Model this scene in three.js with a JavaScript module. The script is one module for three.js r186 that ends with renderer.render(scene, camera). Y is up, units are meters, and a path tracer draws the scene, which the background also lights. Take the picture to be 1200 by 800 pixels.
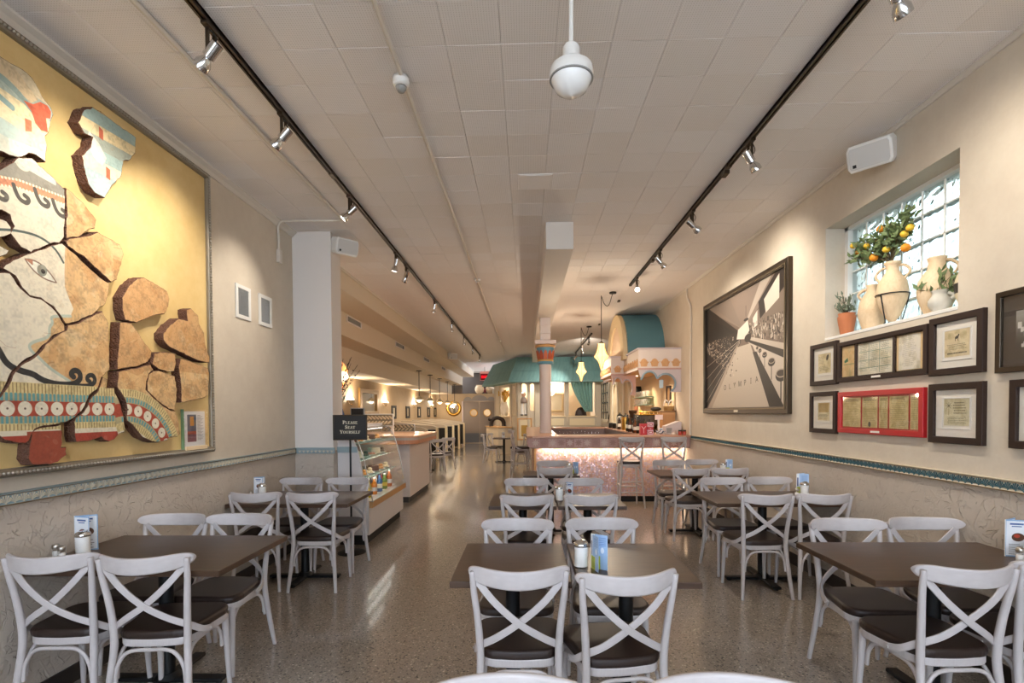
import * as THREE from 'three';
import { RoundedBoxGeometry } from 'three/addons/geometries/RoundedBoxGeometry.js';
import { mergeGeometries, mergeVertices } from 'three/addons/utils/BufferGeometryUtils.js';
import { RectAreaLightUniformsLib } from 'three/addons/lights/RectAreaLightUniformsLib.js';

// ---------------------------------------------------------------- camera, sky, exposure
const scene = new THREE.Scene();
const W = 1200, H = 800, FOCAL = 600;
const camera = new THREE.PerspectiveCamera(2 * Math.atan(H / 2 / FOCAL) * 180 / Math.PI, W / H, 0.05, 200);
camera.rotation.order = 'YXZ';
camera.rotation.set(THREE.MathUtils.degToRad(-1.3), THREE.MathUtils.degToRad(1.6), -0.006);
camera.position.set(0, 1.55, 0);
camera.setViewOffset(W, H, 0, -96.2, W, H);                       // the lens is shifted up
const renderer = new THREE.WebGLRenderer();
renderer.toneMapping = THREE.LinearToneMapping;
renderer.toneMappingExposure = 0.88;
renderer.shadowMap.enabled = true;
RectAreaLightUniformsLib.init();
scene.background = new THREE.Color().setRGB(0.83, 0.95, 1.12);    // bright overcast sky, seen and felt only through the openings
scene.backgroundIntensity = 8.0;
const WARM = new THREE.Color().setRGB(1, 0.82, 0.61), HALO = new THREE.Color().setRGB(1, 0.91, 0.79);
const L_SPOT = 5.2, L_FAR = 20, L_PENDANT = 4, L_SCONCE = 4.5, L_BAY = 3, L_STRIP = 40;

// ---------------------------------------------------------------- helpers
const V = (x, y, z) => new THREE.Vector3(x, y, z), PI = Math.PI, rad = (d) => d * PI / 180;
let seed = 7;
const rnd = (a = 1, b) => { seed = (seed * 1664525 + 1013904223) >>> 0; const t = seed / 4294967296; return b === undefined ? t * a : a + t * (b - a); };
const names = {};
function numbered(n) { names[n] = (names[n] ?? -1) + 1; return names[n] ? n + '_' + String(names[n]).padStart(3, '0') : n; }
function shade(o) { o.traverse((c) => { if (c.isMesh) { c.castShadow = true; c.receiveShadow = true; } }); return o; }
function thing(name, label, category, p = [0, 0, 0], turn = 0, group) {
  const o = new THREE.Group(); o.name = numbered(name); scene.add(o);
  o.position.set(...p); o.rotation.y = turn; o.userData = { label, category }; if (group) o.userData.group = group;
  return o;
}
function part(parent, name, geo, mat, label) {
  const m = new THREE.Mesh(Array.isArray(geo) ? join(geo) : geo, mat); m.name = name; m.castShadow = m.receiveShadow = true;
  parent.add(m); if (label) m.userData.label = label; return m;
}
function single(name, label, category, geo, mat, group) {
  const m = part(scene, numbered(name), geo, mat); m.userData = { label, category }; if (group) m.userData.group = group; return m;
}
function struct(name, geo, mat, label) { const m = part(scene, name, geo, mat); m.userData = { kind: 'structure', label: label ?? name.replace(/_/g, ' ') }; return m; }
function copy(o, p, turn, label, group) {
  const c = o.clone(); c.name = numbered(o.name.replace(/_\d+$/, '')); c.userData = { ...o.userData, label }; if (group) c.userData.group = group;
  c.position.set(...p); c.rotation.set(0, turn, 0); scene.add(c); return c;
}
function join(list) {
  const flat = list.map((g) => { const n = g.index ? g.toNonIndexed() : g.clone(); for (const k of Object.keys(n.attributes)) if (!['position', 'normal', 'uv'].includes(k)) n.deleteAttribute(k); if (!n.attributes.uv) n.setAttribute('uv', new THREE.BufferAttribute(new Float32Array(n.attributes.position.count * 2), 2)); return n; });
  return mergeGeometries(flat, false);
}
// box from corner to corner, uv in metres by face direction
function span(x0, x1, y0, y1, z0, z1, r = 0) {
  const w = Math.abs(x1 - x0), h = Math.abs(y1 - y0), d = Math.abs(z1 - z0);
  const g = r ? new RoundedBoxGeometry(w, h, d, r > 0.008 ? 3 : 1, Math.min(r, w / 2.01, h / 2.01, d / 2.01)) : new THREE.BoxGeometry(w, h, d);
  g.translate((x0 + x1) / 2, (y0 + y1) / 2, (z0 + z1) / 2); return boxUV(g);
}
const box = (w, h, d, x = 0, y = 0, z = 0, r = 0) => span(x - w / 2, x + w / 2, y - h / 2, y + h / 2, z - d / 2, z + d / 2, r);
function boxUV(g, s = 1) {
  const p = g.attributes.position, n = g.attributes.normal, uv = new Float32Array(p.count * 2);
  for (let i = 0; i < p.count; i++) {
    const ax = Math.abs(n.getX(i)), ay = Math.abs(n.getY(i)), az = Math.abs(n.getZ(i));
    const [u, v] = ax >= ay && ax >= az ? [p.getZ(i), p.getY(i)] : ay >= az ? [p.getX(i), p.getZ(i)] : [p.getX(i), p.getY(i)];
    uv[i * 2] = u * s; uv[i * 2 + 1] = v * s;
  }
  g.setAttribute('uv', new THREE.BufferAttribute(uv, 2)); return g;
}
const cyl = (r0, r1, h, x = 0, y = 0, z = 0, n = 20) => new THREE.CylinderGeometry(r1, r0, h, n).translate(x, y + h / 2, z);
function lathe(pts, n = 24) { return new THREE.LatheGeometry(pts.map(([r, y]) => new THREE.Vector2(Math.max(r, 1e-4), y)), n); }
const ball = (r, x, y, z, n = 14) => new THREE.SphereGeometry(r, n, Math.max(6, n >> 1)).translate(x, y, z);
function tube(pts, r, seg = 24, rad_ = 8, closed = false) { return new THREE.TubeGeometry(new THREE.CatmullRomCurve3(pts.map((p) => V(...p)), closed, 'centripetal'), seg, r, rad_, closed); }
function skin(rings) {                                            // a closed surface through rings of equal count
  const n = rings[0].length, pos = [], uv = [], idx = []; let run = 0;
  rings.forEach((r, i) => { if (i) run += r[0].distanceTo(rings[i - 1][0]); r.forEach((p, k) => { pos.push(p.x, p.y, p.z); uv.push(k * 0.02, run); }); });
  for (let i = 0; i + 1 < rings.length; i++) for (let k = 0; k < n; k++) { const a = i * n + k, b = i * n + (k + 1) % n; idx.push(a, b, a + n, b, b + n, a + n); }
  for (const [at, flip] of [[0, 1], [rings.length - 1, 0]]) {
    const c = new THREE.Vector3(); rings[at].forEach((p) => c.add(p)); c.divideScalar(n); const ci = pos.length / 3; pos.push(c.x, c.y, c.z); uv.push(0, 0);
    for (let k = 0; k < n; k++) { const a = at * n + k, b = at * n + (k + 1) % n; flip ? idx.push(ci, b, a) : idx.push(ci, a, b); }
  }
  const g = new THREE.BufferGeometry(); g.setAttribute('position', new THREE.Float32BufferAttribute(pos, 3)); g.setAttribute('uv', new THREE.Float32BufferAttribute(uv, 2)); g.setIndex(idx); g.computeVertexNormals(); return g;
}
function limb(pts, radii, seg = 18, n = 10) {                     // round, tapering
  const c = new THREE.CatmullRomCurve3(pts.map((p) => V(...p))), rings = [];
  for (let i = 0; i <= seg; i++) {
    const t = i / seg, p = c.getPoint(t), tan = c.getTangent(t), side = V(1, 0, 0).cross(tan).normalize(), up = tan.clone().cross(side).normalize();
    const f = t * (radii.length - 1), k = Math.min(Math.floor(f), radii.length - 2), r = radii[k] + (radii[k + 1] - radii[k]) * (f - k), ring = [];
    for (let j = 0; j < n; j++) { const a = j / n * 2 * PI; ring.push(p.clone().addScaledVector(side, Math.cos(a) * r).addScaledVector(up, Math.sin(a) * r)); }
    rings.push(ring);
  }
  return skin(rings);
}
function strap(pts, normals, w, t, seg = 20) {                    // flat bent slat: w across, t thick along the normals
  const c = new THREE.CatmullRomCurve3(pts.map((p) => V(...p))), nc = new THREE.CatmullRomCurve3(normals.map((p) => V(...p))), rings = [];
  for (let i = 0; i <= seg; i++) {
    const u = i / seg, p = c.getPoint(u), tan = c.getTangent(u), n = nc.getPoint(u); n.addScaledVector(tan, -n.dot(tan)).normalize();
    const s = tan.clone().cross(n).normalize(), e = 0.28;
    rings.push([[1, e], [1 - e * t / w, 1], [-1 + e * t / w, 1], [-1, e], [-1, -e], [-1 + e * t / w, -1], [1 - e * t / w, -1], [1, -e]].map(([a, b]) => p.clone().addScaledVector(s, a * w / 2).addScaledVector(n, b * t / 2)));
  }
  return skin(rings);
}
function plate(pts, depth, bevel = 0.004, holes = [], grow = 0) {            // outline in x,y, extruded along z
  const s = new THREE.Shape(pts.map(([x, y]) => new THREE.Vector2(x, y)));
  for (const h of holes) s.holes.push(new THREE.Path(h.map(([x, y]) => new THREE.Vector2(x, y))));
  const g = new THREE.ExtrudeGeometry(s, { depth: depth - 2 * bevel, bevelEnabled: bevel > 0, bevelThickness: bevel, bevelSize: bevel, bevelOffset: grow - bevel, bevelSegments: 2, curveSegments: 12 });
  return g.translate(0, 0, bevel);
}
const arcPts = (cx, cy, r, a0, a1, n) => Array.from({ length: n + 1 }, (_, i) => { const a = rad(a0 + (a1 - a0) * i / n); return [cx + r * Math.cos(a), cy + r * Math.sin(a)]; });

// ---------------------------------------------------------------- textures
function lattice(n, s) { let q = s * 7919 + 13; const a = new Float32Array(n * n); for (let i = 0; i < a.length; i++) { q = (q * 1664525 + 1013904223) >>> 0; a[i] = q / 4294967296; } return (x, y) => { const xi = Math.floor(x), yi = Math.floor(y), fx = x - xi, fy = y - yi, u = fx * fx * (3 - 2 * fx), v = fy * fy * (3 - 2 * fy), w = (i, j) => a[((j % n + n) % n) * n + ((i % n + n) % n)]; return (w(xi, yi) * (1 - u) + w(xi + 1, yi) * u) * (1 - v) + (w(xi, yi + 1) * (1 - u) + w(xi + 1, yi + 1) * u) * v; }; }
const N8 = lattice(8, 1), N32 = lattice(32, 2), N64 = lattice(64, 3), N128 = lattice(128, 4);
function tex(w, h, fn, srgb = true, rep = 1, repY = rep) {
  const d = new Uint8Array(w * h * 4);
  for (let y = 0; y < h; y++) for (let x = 0; x < w; x++) { const c = fn(x / w, y / h), i = (y * w + x) * 4; if (typeof c === 'number') d[i] = d[i + 1] = d[i + 2] = c; else { d[i] = c[0]; d[i + 1] = c[1]; d[i + 2] = c[2]; } d[i + 3] = 255; }
  const t = new THREE.DataTexture(d, w, h); t.wrapS = t.wrapT = THREE.RepeatWrapping; t.magFilter = THREE.LinearFilter; t.minFilter = THREE.LinearMipmapLinearFilter; if (srgb) t.colorSpace = THREE.SRGBColorSpace; t.repeat.set(rep, repY); t.needsUpdate = true; return t;
}
function paint(w, h, draw, srgb = true, rep) {
  const c = document.createElement('canvas'); c.width = w; c.height = h; const g = c.getContext('2d'); draw(g, w, h);
  const t = new THREE.CanvasTexture(c); if (srgb) t.colorSpace = THREE.SRGBColorSpace; t.magFilter = THREE.LinearFilter; if (rep) { t.wrapS = t.wrapT = THREE.RepeatWrapping; t.repeat.set(rep, rep); } return t;
}
const mix = (a, b, t) => [a[0] + (b[0] - a[0]) * t, a[1] + (b[1] - a[1]) * t, a[2] + (b[2] - a[2]) * t];
const std = (hex, rough = 0.6, o = {}) => new THREE.MeshStandardMaterial({ color: hex, roughness: rough, ...o });
const phys = (hex, rough = 0.6, o = {}) => new THREE.MeshPhysicalMaterial({ color: hex, roughness: rough, ...o });

const plasterMap = tex(512, 512, (u, v) => { const n = 0.5 * N8(u * 8, v * 8) + 0.3 * N32(u * 32, v * 32) + 0.2 * N128(u * 128, v * 128); return mix([205, 191, 172], [218, 206, 187], n); }, true, 0.5);
const plasterBump = tex(512, 512, (u, v) => 90 + 90 * N32(u * 32, v * 32) + 60 * N128(u * 128, v * 128), false, 0.5);
const stuccoBump = paint(1024, 1024, (g, w, h) => {
  g.fillStyle = '#707070'; g.fillRect(0, 0, w, h);
  for (let i = 0; i < 900; i++) { const x = rnd(w), y = rnd(h), a = rnd(2 * PI), l = rnd(20, 110), k = Math.floor(rnd(70, 190)); g.strokeStyle = `rgba(${k},${k},${k},0.35)`; g.lineWidth = rnd(2, 22); for (const [dx, dy] of [[0, 0], [w, 0], [-w, 0], [0, h], [0, -h]]) { g.beginPath(); g.moveTo(x + dx, y + dy); g.quadraticCurveTo(x + dx + Math.cos(a) * l / 2 + rnd(-14, 14), y + dy + Math.sin(a) * l / 2, x + dx + Math.cos(a) * l, y + dy + Math.sin(a) * l); g.stroke(); } }
  for (let i = 0; i < 420; i++) { const x = rnd(w), y = rnd(h), a = rnd(2 * PI), l = rnd(10, 60); g.strokeStyle = 'rgba(225,225,225,0.5)'; g.lineWidth = rnd(1, 3.5); g.beginPath(); g.moveTo(x, y); g.quadraticCurveTo(x + Math.cos(a + 0.5) * l / 2, y + Math.sin(a + 0.5) * l / 2, x + Math.cos(a) * l, y + Math.sin(a) * l); g.stroke(); }
}, false, 0.8);
const terrazzo = paint(2048, 2048, (g, w, h) => {
  g.fillStyle = '#93877a'; g.fillRect(0, 0, w, h);
  const tones = ['#6b6054', '#4c433a', '#a89b88', '#c2b5a0', '#332d28', '#87796a', '#d8cbb8', '#2a2521', '#9b8c7a', '#5f5448'];
  for (let i = 0; i < 40000; i++) { const x = rnd(w), y = rnd(h), r = 1.8 + Math.pow(rnd(), 2.5) * 7; g.fillStyle = tones[Math.floor(rnd(tones.length))]; g.globalAlpha = rnd(0.5, 1); g.beginPath(); const a0 = rnd(6); for (let k = 0; k < 5; k++) { const a = a0 + k * 1.256, q = r * rnd(0.6, 1.2); g.lineTo(x + Math.cos(a) * q, y + Math.sin(a) * q); } g.fill(); }
  g.globalAlpha = 1;
}, true, 0.5);
const woodDark = tex(512, 512, (u, v) => { const n = N64(u * 8, v * 64) * 0.5 + N128(u * 4, v * 128) * 0.35 + N8(u * 4, v * 8) * 0.15; return mix([56, 38, 26], [86, 62, 44], n); }, true, 1.4);
const washMap = tex(256, 256, (u, v) => { const n = 0.5 * N64(u * 64, v * 8) + 0.3 * N128(u * 128, v * 16) + 0.2 * N8(u * 8, v * 8); return mix([190, 182, 180], [201, 194, 192], n); }, true, 4);
const perfBump = paint(512, 512, (g, w) => { g.fillStyle = '#c8c8c8'; g.fillRect(0, 0, w, w); g.fillStyle = '#303030'; for (let i = 0; i < 22; i++) for (let j = 0; j < 22; j++) { g.beginPath(); g.arc((i + 0.5) * w / 22, (j + 0.5) * w / 22, 4.2, 0, 7); g.fill(); } }, false);
const perfMap = paint(512, 512, (g, w) => { g.fillStyle = '#f0ebe8'; g.fillRect(0, 0, w, w); g.fillStyle = '#cfc8c2'; for (let i = 0; i < 22; i++) for (let j = 0; j < 22; j++) { g.beginPath(); g.arc((i + 0.5) * w / 22, (j + 0.5) * w / 22, 3.6, 0, 7); g.fill(); } });
const stoneMap = tex(512, 512, (u, v) => { const n = 0.4 * N8(u * 8, v * 8) + 0.35 * N32(u * 32, v * 32) + 0.25 * N128(u * 128, v * 128); return mix([206, 168, 122], [236, 205, 160], n); }, true, 1.2);
const roughBump = tex(256, 256, (u, v) => 255 * (0.5 * N32(u * 32, v * 32) + 0.5 * N64(u * 64, v * 64)), false, 4);
const clayMap = tex(256, 256, (u, v) => mix([214, 186, 148], [238, 214, 180], 0.6 * N8(u * 8, v * 8) + 0.4 * N64(u * 64, v * 64)), true, 1);

// ---------------------------------------------------------------- materials
const M = {
  wall: std(0xffffff, 0.75, { map: plasterMap, bumpMap: plasterBump, bumpScale: 0.0015 }),
  wainscot: std(0xe9e8ec, 0.7, { map: plasterMap, bumpMap: stuccoBump, bumpScale: 0.028 }),
  bay: std(0xddcfba, 0.8, { map: plasterMap }),
  ceil: std(0xb8b0a8, 0.9), gyp: std(0xe8e0da, 0.85), soffit: std(0xdccdb6, 0.85),
  floor: phys(0xffffff, 0.3, { map: terrazzo, clearcoat: 1, clearcoatRoughness: 0.1 }),
  base: std(0x2b2522, 0.5), trimWhite: std(0xdcd3c6, 0.5),
  wash: std(0xffffff, 0.42, { map: washMap }), vinyl: phys(0x2e211c, 0.42, { clearcoat: 0.06 }),
  wood: phys(0xffffff, 0.36, { map: woodDark, clearcoat: 0.12, clearcoatRoughness: 0.3 }), edge: std(0x4a4240, 0.4),
  black: std(0x17181a, 0.45, { metalness: 0.3 }), blackMat: std(0x191715, 0.7), chrome: std(0xd8d8d8, 0.14, { metalness: 1 }), steel: std(0xb8b4ac, 0.3, { metalness: 1 }), bronze: std(0x4d4338, 0.38, { metalness: 0.85 }),
  brass: std(0xc79a4a, 0.28, { metalness: 1 }), white: std(0xe9e6e0, 0.45), paper: std(0xf0ece2, 0.85),
  glass: phys(0xffffff, 0.03, { transmission: 1, thickness: 0, ior: 1.5 }),
  teal: std(0x6f9c98, 0.7), tealDark: std(0x5c8790, 0.7), trimTeal: std(0x93a5a9, 0.55), trimCream: std(0xcfc4ac, 0.5), leafTeal: std(0x33606a, 0.5), goldLine: std(0x7d6748, 0.5),
  frameDark: std(0x2a160a, 0.65), frameRed: std(0xb3121c, 0.35), mat: std(0xece6da, 0.85),
  silver: std(0x8d8577, 0.4, { metalness: 0.6 }), terracotta: std(0xc0764e, 0.85, { bumpMap: roughBump, bumpScale: 0.002 }), clay: std(0xffffff, 0.85, { map: clayMap, bumpMap: roughBump, bumpScale: 0.0015 }),
  leafDark: std(0x5a6b42, 0.55, { side: THREE.DoubleSide }), leaf: std(0x6f8052, 0.6, { side: THREE.DoubleSide }), leafGrey: std(0x6a7560, 0.7, { side: THREE.DoubleSide }), orange: std(0xe8901c, 0.55), yellow: std(0xe9bd35, 0.55),
  cream: std(0xead8b4, 0.75), creamGold: std(0xdcc59c, 0.7), palm: std(0xd8a878, 0.75), lilac: std(0xc9bdc0, 0.7), bluegrey: std(0x8ea3b0, 0.65), pinktile: std(0xc79f93, 0.45), rust: std(0xb9714a, 0.6),
  sugar: std(0xf6f4ef, 0.8), oak: std(0xc89a66, 0.55), grey: std(0x9a9893, 0.6), darkgrey: std(0x3b3a3c, 0.6),
};
const glow = (c, k, base = 0xffffff) => new THREE.MeshStandardMaterial({ color: base, emissive: c, emissiveIntensity: k, roughness: 0.5 });

// ---------------------------------------------------------------- the room
const XL = -2.64, XR = 2.69, HC = 3.6, ZF = 1.8, ZP = -5.77, ZB = -18.5;
struct('floor', span(-4.9, 3.3, -0.12, 0, ZF + 0.2, -28), M.floor, 'polished terrazzo floor');
{
  const c = struct('ceiling', span(-2.9, 3.1, HC + 0.012, HC + 0.2, ZF + 0.2, -28), M.ceil, 'ceiling of perforated white tiles');
  const xs = [XL]; for (let k = -8; k < 9; k++) { const x = 0.178 + 0.308 * k; if (x > XL + 0.03 && x < XR - 0.03) xs.push(x); } xs.push(XR);
  const zAt = (k) => -2.90 - 0.3125 * k, far = [], tones = [0xffffff, 0xfdfbf9, 0xfefdfc, 0xfbf9f6];
  const tm = tones.map((t) => std(t, 0.85, { map: perfMap, bumpMap: perfBump, bumpScale: 0.002 })), shared = {};
  const tile = (w, d) => shared[w.toFixed(3) + d] ??= (() => { const g = plate([[-w / 2, -d / 2], [w / 2, -d / 2], [w / 2, d / 2], [-w / 2, d / 2]], 0.014, 0.0025); g.rotateX(PI / 2); const p = g.attributes.position, uv = g.attributes.uv; for (let i = 0; i < p.count; i++) uv.setXY(i, p.getX(i) / 0.308 + 0.5, p.getZ(i) / 0.3125 + 0.5); return g; })();
  for (let k = -14; k < 73; k++) for (let i = 0; i + 1 < xs.length; i++) {
    const w = xs[i + 1] - xs[i] - 0.0016, g = tile(w, 0.3100), x = (xs[i] + xs[i + 1]) / 2, z = zAt(k) - 0.156;
    if (k >= -2 && k < 15) { const m = part(c, 'tile', g, tm[Math.floor(rnd(4))]); m.position.set(x, HC + 0.014 + rnd(-0.0012, 0.0012), z); m.rotation.set(rnd(-0.003, 0.003), 0, rnd(-0.003, 0.003)); }
    else far.push(new THREE.BoxGeometry(w, 0.014, 0.3095).translate(x, HC + 0.007, z));
  }
  const f = part(c, 'tile_field', far, M.gyp); f.userData.kind = 'stuff';
}
{ const w = struct('wall_left', span(XL - 0.22, XL, 1.12, HC + 0.1, ZF, ZP), M.wall, 'cream plaster wall under the mural'); part(w, 'wainscot', span(XL - 0.22, XL, 0, 1.12, ZF, ZP), M.wainscot); }
{ const w = struct('pilaster_left', span(-2.86, -2.2, 1.12, HC + 0.1, ZP, ZP - 0.3), std(0xe6ded6, 0.7, { bumpMap: plasterBump, bumpScale: 0.001 }), 'pale plaster pilaster'); part(w, 'wainscot', span(-2.86, -2.2, 0, 1.12, ZP, ZP - 0.3), M.wainscot); }
{
  const o = [-3.28, -4.70, 2.19, 3.17], w = struct('wall_right', [span(XR, XR + 0.4, 1.12, HC + 0.1, ZF, o[0]), span(XR, XR + 0.4, 1.12, HC + 0.1, o[1], -21.7), span(XR, XR + 0.4, 1.12, o[2], o[0], o[1]), span(XR, XR + 0.4, o[3], HC + 0.1, o[0], o[1])], M.wall, 'cream plaster wall with the framed menus');
  part(w, 'wainscot', span(XR, XR + 0.4, 0, 1.12, ZF, -21.7), M.wainscot);
}
{ // storefront behind the camera: daylight comes in here
  const w = struct('wall_front', [span(-3.0, -2.5, 0, 3.7, ZF, ZF + 0.2), span(2.55, 3.1, 0, 3.7, ZF, ZF + 0.2), span(-2.5, 2.55, 3.46, 3.7, ZF, ZF + 0.2), span(-2.5, 2.55, 0, 0.9, ZF, ZF + 0.2)], M.wall, 'storefront wall behind the camera');
  const n = struct('window_1', [-2.5, -0.85, 0.85, 2.5].map((x) => span(x, x + 0.05, 0.9, 3.46, ZF + 0.06, ZF + 0.12)).concat([span(-2.5, 2.55, 0.9, 0.96, ZF + 0.05, ZF + 0.13), span(-2.5, 2.55, 3.4, 3.46, ZF + 0.05, ZF + 0.13)]), M.black, 'storefront window');
  for (const [a, b] of [[-2.45, -0.85], [-0.8, 0.85], [0.9, 2.5]]) part(n, 'pane', span(a, b, 0.96, 3.4, ZF + 0.088, ZF + 0.09), M.glass);
  struct('pavement', span(-14, 14, -0.2, -0.1, ZF + 0.2, 14), std(0xc4c1ba, 0.9), 'pavement outside');
}
// alley outside the glass block window: a pale wall across it
struct('neighbour_wall', span(5.2, 5.4, -0.2, 4.6, 4, -12), std(0xd4d6d2, 0.9), 'pale wall across the alley');
struct('alley_ground', span(3.3, 5.2, -0.2, -0.1, 4, -12), std(0x77756f, 0.9));
{ // bay on the left with its stepped soffits
  struct('wall_bay', span(-4.7, -4.5, 0, 2.6, -6.1, -27), M.bay, 'cream wall of the booth bay');
  struct('wall_bay_end', span(-4.7, -2.8, 0, 3.7, -6.05, -5.85), M.wall);
  const s1 = struct('soffit_upper', span(-4.7, -2.6, 3.3, HC + 0.1, -6.05, -25.4), M.soffit, 'upper step of the dropped ceiling');
  part(s1, 'bead', span(-2.605, -2.58, 3.56, 3.6, -6.05, -25.4, 0.01), M.trimWhite);
  struct('soffit_middle', span(-4.7, -3.15, 2.89, 3.31, -6.05, -25.4), M.soffit, 'middle step of the dropped ceiling');
  for (const [z0, z1] of [[-8.95, -9.75], [-12.3, -13.2], [-15.7, -16.6], [-19, -19.9]]) { const g = part(scene, numbered('soffit_grille'), plate([[-z0, 3.15], [-z1, 3.15], [-z1, 3.28], [-z0, 3.28]], 0.02, 0.003, [[[-z0 + 0.03, 3.17], [-z1 - 0.03, 3.17], [-z1 - 0.03, 3.26], [-z0 + 0.03, 3.26]]]).rotateY(PI / 2).translate(-3.151, 0, 0), M.gyp); g.userData = { label: ({ 9: 'air grille in the stepped soffit, nearest the pilaster', 13: 'air grille in the stepped soffit, second from the pilaster', 16: 'air grille in the stepped soffit, third from the pilaster', 19: 'air grille in the stepped soffit, farthest from the pilaster' })[Math.round(-z0)] ?? 'air grille in the stepped soffit, second from the pilaster', category: 'air vent', group: 'soffit grilles' }; part(g, 'slats', Array.from({ length: 16 }, (_, i) => new THREE.BoxGeometry(0.004, 0.1, 0.03).translate(-3.142, 3.215, z0 - 0.05 - i * 0.045)), M.grey); part(g, 'backing', span(-3.1505, -3.148, 3.16, 3.27, z0 - 0.03, z1 + 0.03), M.darkgrey); }
  struct('soffit_lower', span(-4.7, -3.69, 2.45, 2.9, -6.05, -25.4), M.soffit, 'lower step of the dropped ceiling');
}
{ // end wall with the swing doors
  struct('wall_back', [span(-4.7, -3.2, 0, 2.48, -25.6, -25.8), span(-1.49, -1.2, 0, 2.48, -25.6, -25.8), span(-3.2, -1.49, 2.1, 2.48, -25.6, -25.8)], M.bay, 'cream end wall with the swing doors');
  struct('ledge', span(-4.7, -1.2, 2.40, 2.47, -25.75, -26.9), M.bay); struct('wall_recess', span(-4.7, 3, 2.3, 3.7, -26.9, -27.1), std(0x4b4038, 0.9), 'dark wall above the end ledge');
  struct('wall_recess_side', span(-4.5, -3.2, 2.47, 3.3, -25.6, -25.75), std(0x5f5348, 0.9));
  struct('wall_kitchen', span(-4.7, -1, 0, 2.3, -27, -27.1), M.bay);
  for (const [i, x0] of [[1, -3.15], [2, -2.335]]) {
    const d = struct('door_' + i, plate([[x0, 0.02], [x0 + 0.805, 0.02], [x0 + 0.805, 2.09], [x0, 2.09]], 0.045, 0.006, [arcPts(x0 + 0.4025 + (i === 1 ? 0.12 : -0.02), 1.52, 0.17, 0, 360, 24)]).translate(0, 0, -25.66), std(0x8c7f76, 0.55), 'grey swing door with a round porthole');
    const px = x0 + 0.4025 + (i === 1 ? 0.12 : -0.02);
    part(d, 'porthole_frame', new THREE.TorusGeometry(0.18, 0.022, 8, 28).translate(px, 1.52, -25.61), M.brass, 'brass porthole ring');
    part(d, 'pane', new THREE.CircleGeometry(0.17, 28).translate(px, 1.52, -25.64), M.glass);
    part(d, 'kick_plate', span(x0 + 0.02, x0 + 0.785, 0.03, 0.5, -25.612, -25.606), std(0x6d7076, 0.45, { metalness: 0.4 }));
  }
  const t = struct('trim_3', [span(-3.22, -3.15, 0, 2.1, -25.56, -25.6), span(-1.53, -1.47, 0, 2.1, -25.56, -25.6)], M.lilac, 'grey door casing with scalloped head');
  for (const [x, r] of [[-2.92, 0.22], [-1.75, 0.22]]) part(t, 'scallop', plate(arcPts(x, 2.1, r, 0, 180, 16), 0.05).translate(0, 0, -25.6), std(0x8d8782, 0.6));
  part(t, 'scallop', plate([[-2.78, 2.1], [-1.88, 2.1], ...arcPts(-2.33, 2.12, 0.42, 20, 160, 14).map(([x, y]) => [x, 2.1 + (y - 2.12) * 0.72])], 0.06).translate(0, 0, -25.6), std(0x8d8782, 0.6));
}
// ---- mouldings
function rail(n, label, x, side, z0, z1, warmBase) {
  const prof = [[0, 1.09], [0.012, 1.09], [0.018, 1.098], [0.012, 1.104], [0.014, 1.142], [0.02, 1.147], [0.026, 1.156], [0, 1.158]];
  const g = new THREE.ExtrudeGeometry(new THREE.Shape(prof.map(([a, b]) => new THREE.Vector2(a, b))), { depth: z0 - z1, bevelEnabled: false });
  if (side > 0) g.translate(x, 0, z1); else g.rotateY(PI).translate(x, 0, z0);
  const t = struct('trim_' + n, g, warmBase ? M.trimCream : M.trimTeal, label);
  for (const y of [1.0945, 1.1485]) part(t, 'bead', span(x, x + side * 0.021, y - 0.0035, y + 0.0035, z0, z1), M.goldLine);
  const leaf = [-3, -2, -1, 0, 1, 2, 3].map((k) => new THREE.ConeGeometry(0.0044, 0.044 - Math.abs(k) * 0.005, 6).scale(1.1, 1, 0.9).rotateX(PI).translate(0, 0.022 - Math.abs(k) * 0.002, 0).rotateX(k * 0.36)).concat([ball(0.0045, 0, 0, 0, 8)]);
  const geo = join(leaf), lm = warmBase ? M.leafTeal : M.trimCream, count = Math.floor((z0 - z1) / 0.046), m = new THREE.Matrix4(), rest = [];
  for (let i = 0; i < count; i++) { const z = z0 - 0.023 - i * 0.046; if (z < -1.5 && z > -6.5) part(t, 'palmette', geo, lm).position.set(x + side * 0.014, 1.103, z); else rest.push(z); }
  const inst = new THREE.InstancedMesh(geo, lm, rest.length); rest.forEach((z, i) => inst.setMatrixAt(i, m.makeTranslation(x + side * 0.014, 1.103, z)));
  inst.name = 'palmette_row'; inst.userData = { kind: 'stuff' }; inst.castShadow = inst.receiveShadow = true; t.add(inst);
}
rail(1, 'teal chair rail with a row of raised palmettes below the mural', XL, 1, ZF, ZP, false);
rail(2, 'cream chair rail with a row of teal palmettes along the wall of framed menus', XR, -1, ZF, -8.42, true);
{ // the rail turns across the pilaster
  const t = struct('trim_4', span(XL + 0.02, -2.18, 1.09, 1.158, ZP + 0.018, ZP, 0.004), M.trimTeal, 'chair rail across the pilaster');
  for (let i = 0; i < 9; i++) part(t, 'palmette', join([-2, -1, 0, 1, 2].map((k) => new THREE.ConeGeometry(0.004, 0.036, 5).translate(0, 0.016, 0).rotateZ(k * 0.4))).translate(XL + 0.06 + i * 0.046, 1.106, ZP + 0.019), M.trimCream);
}
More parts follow.
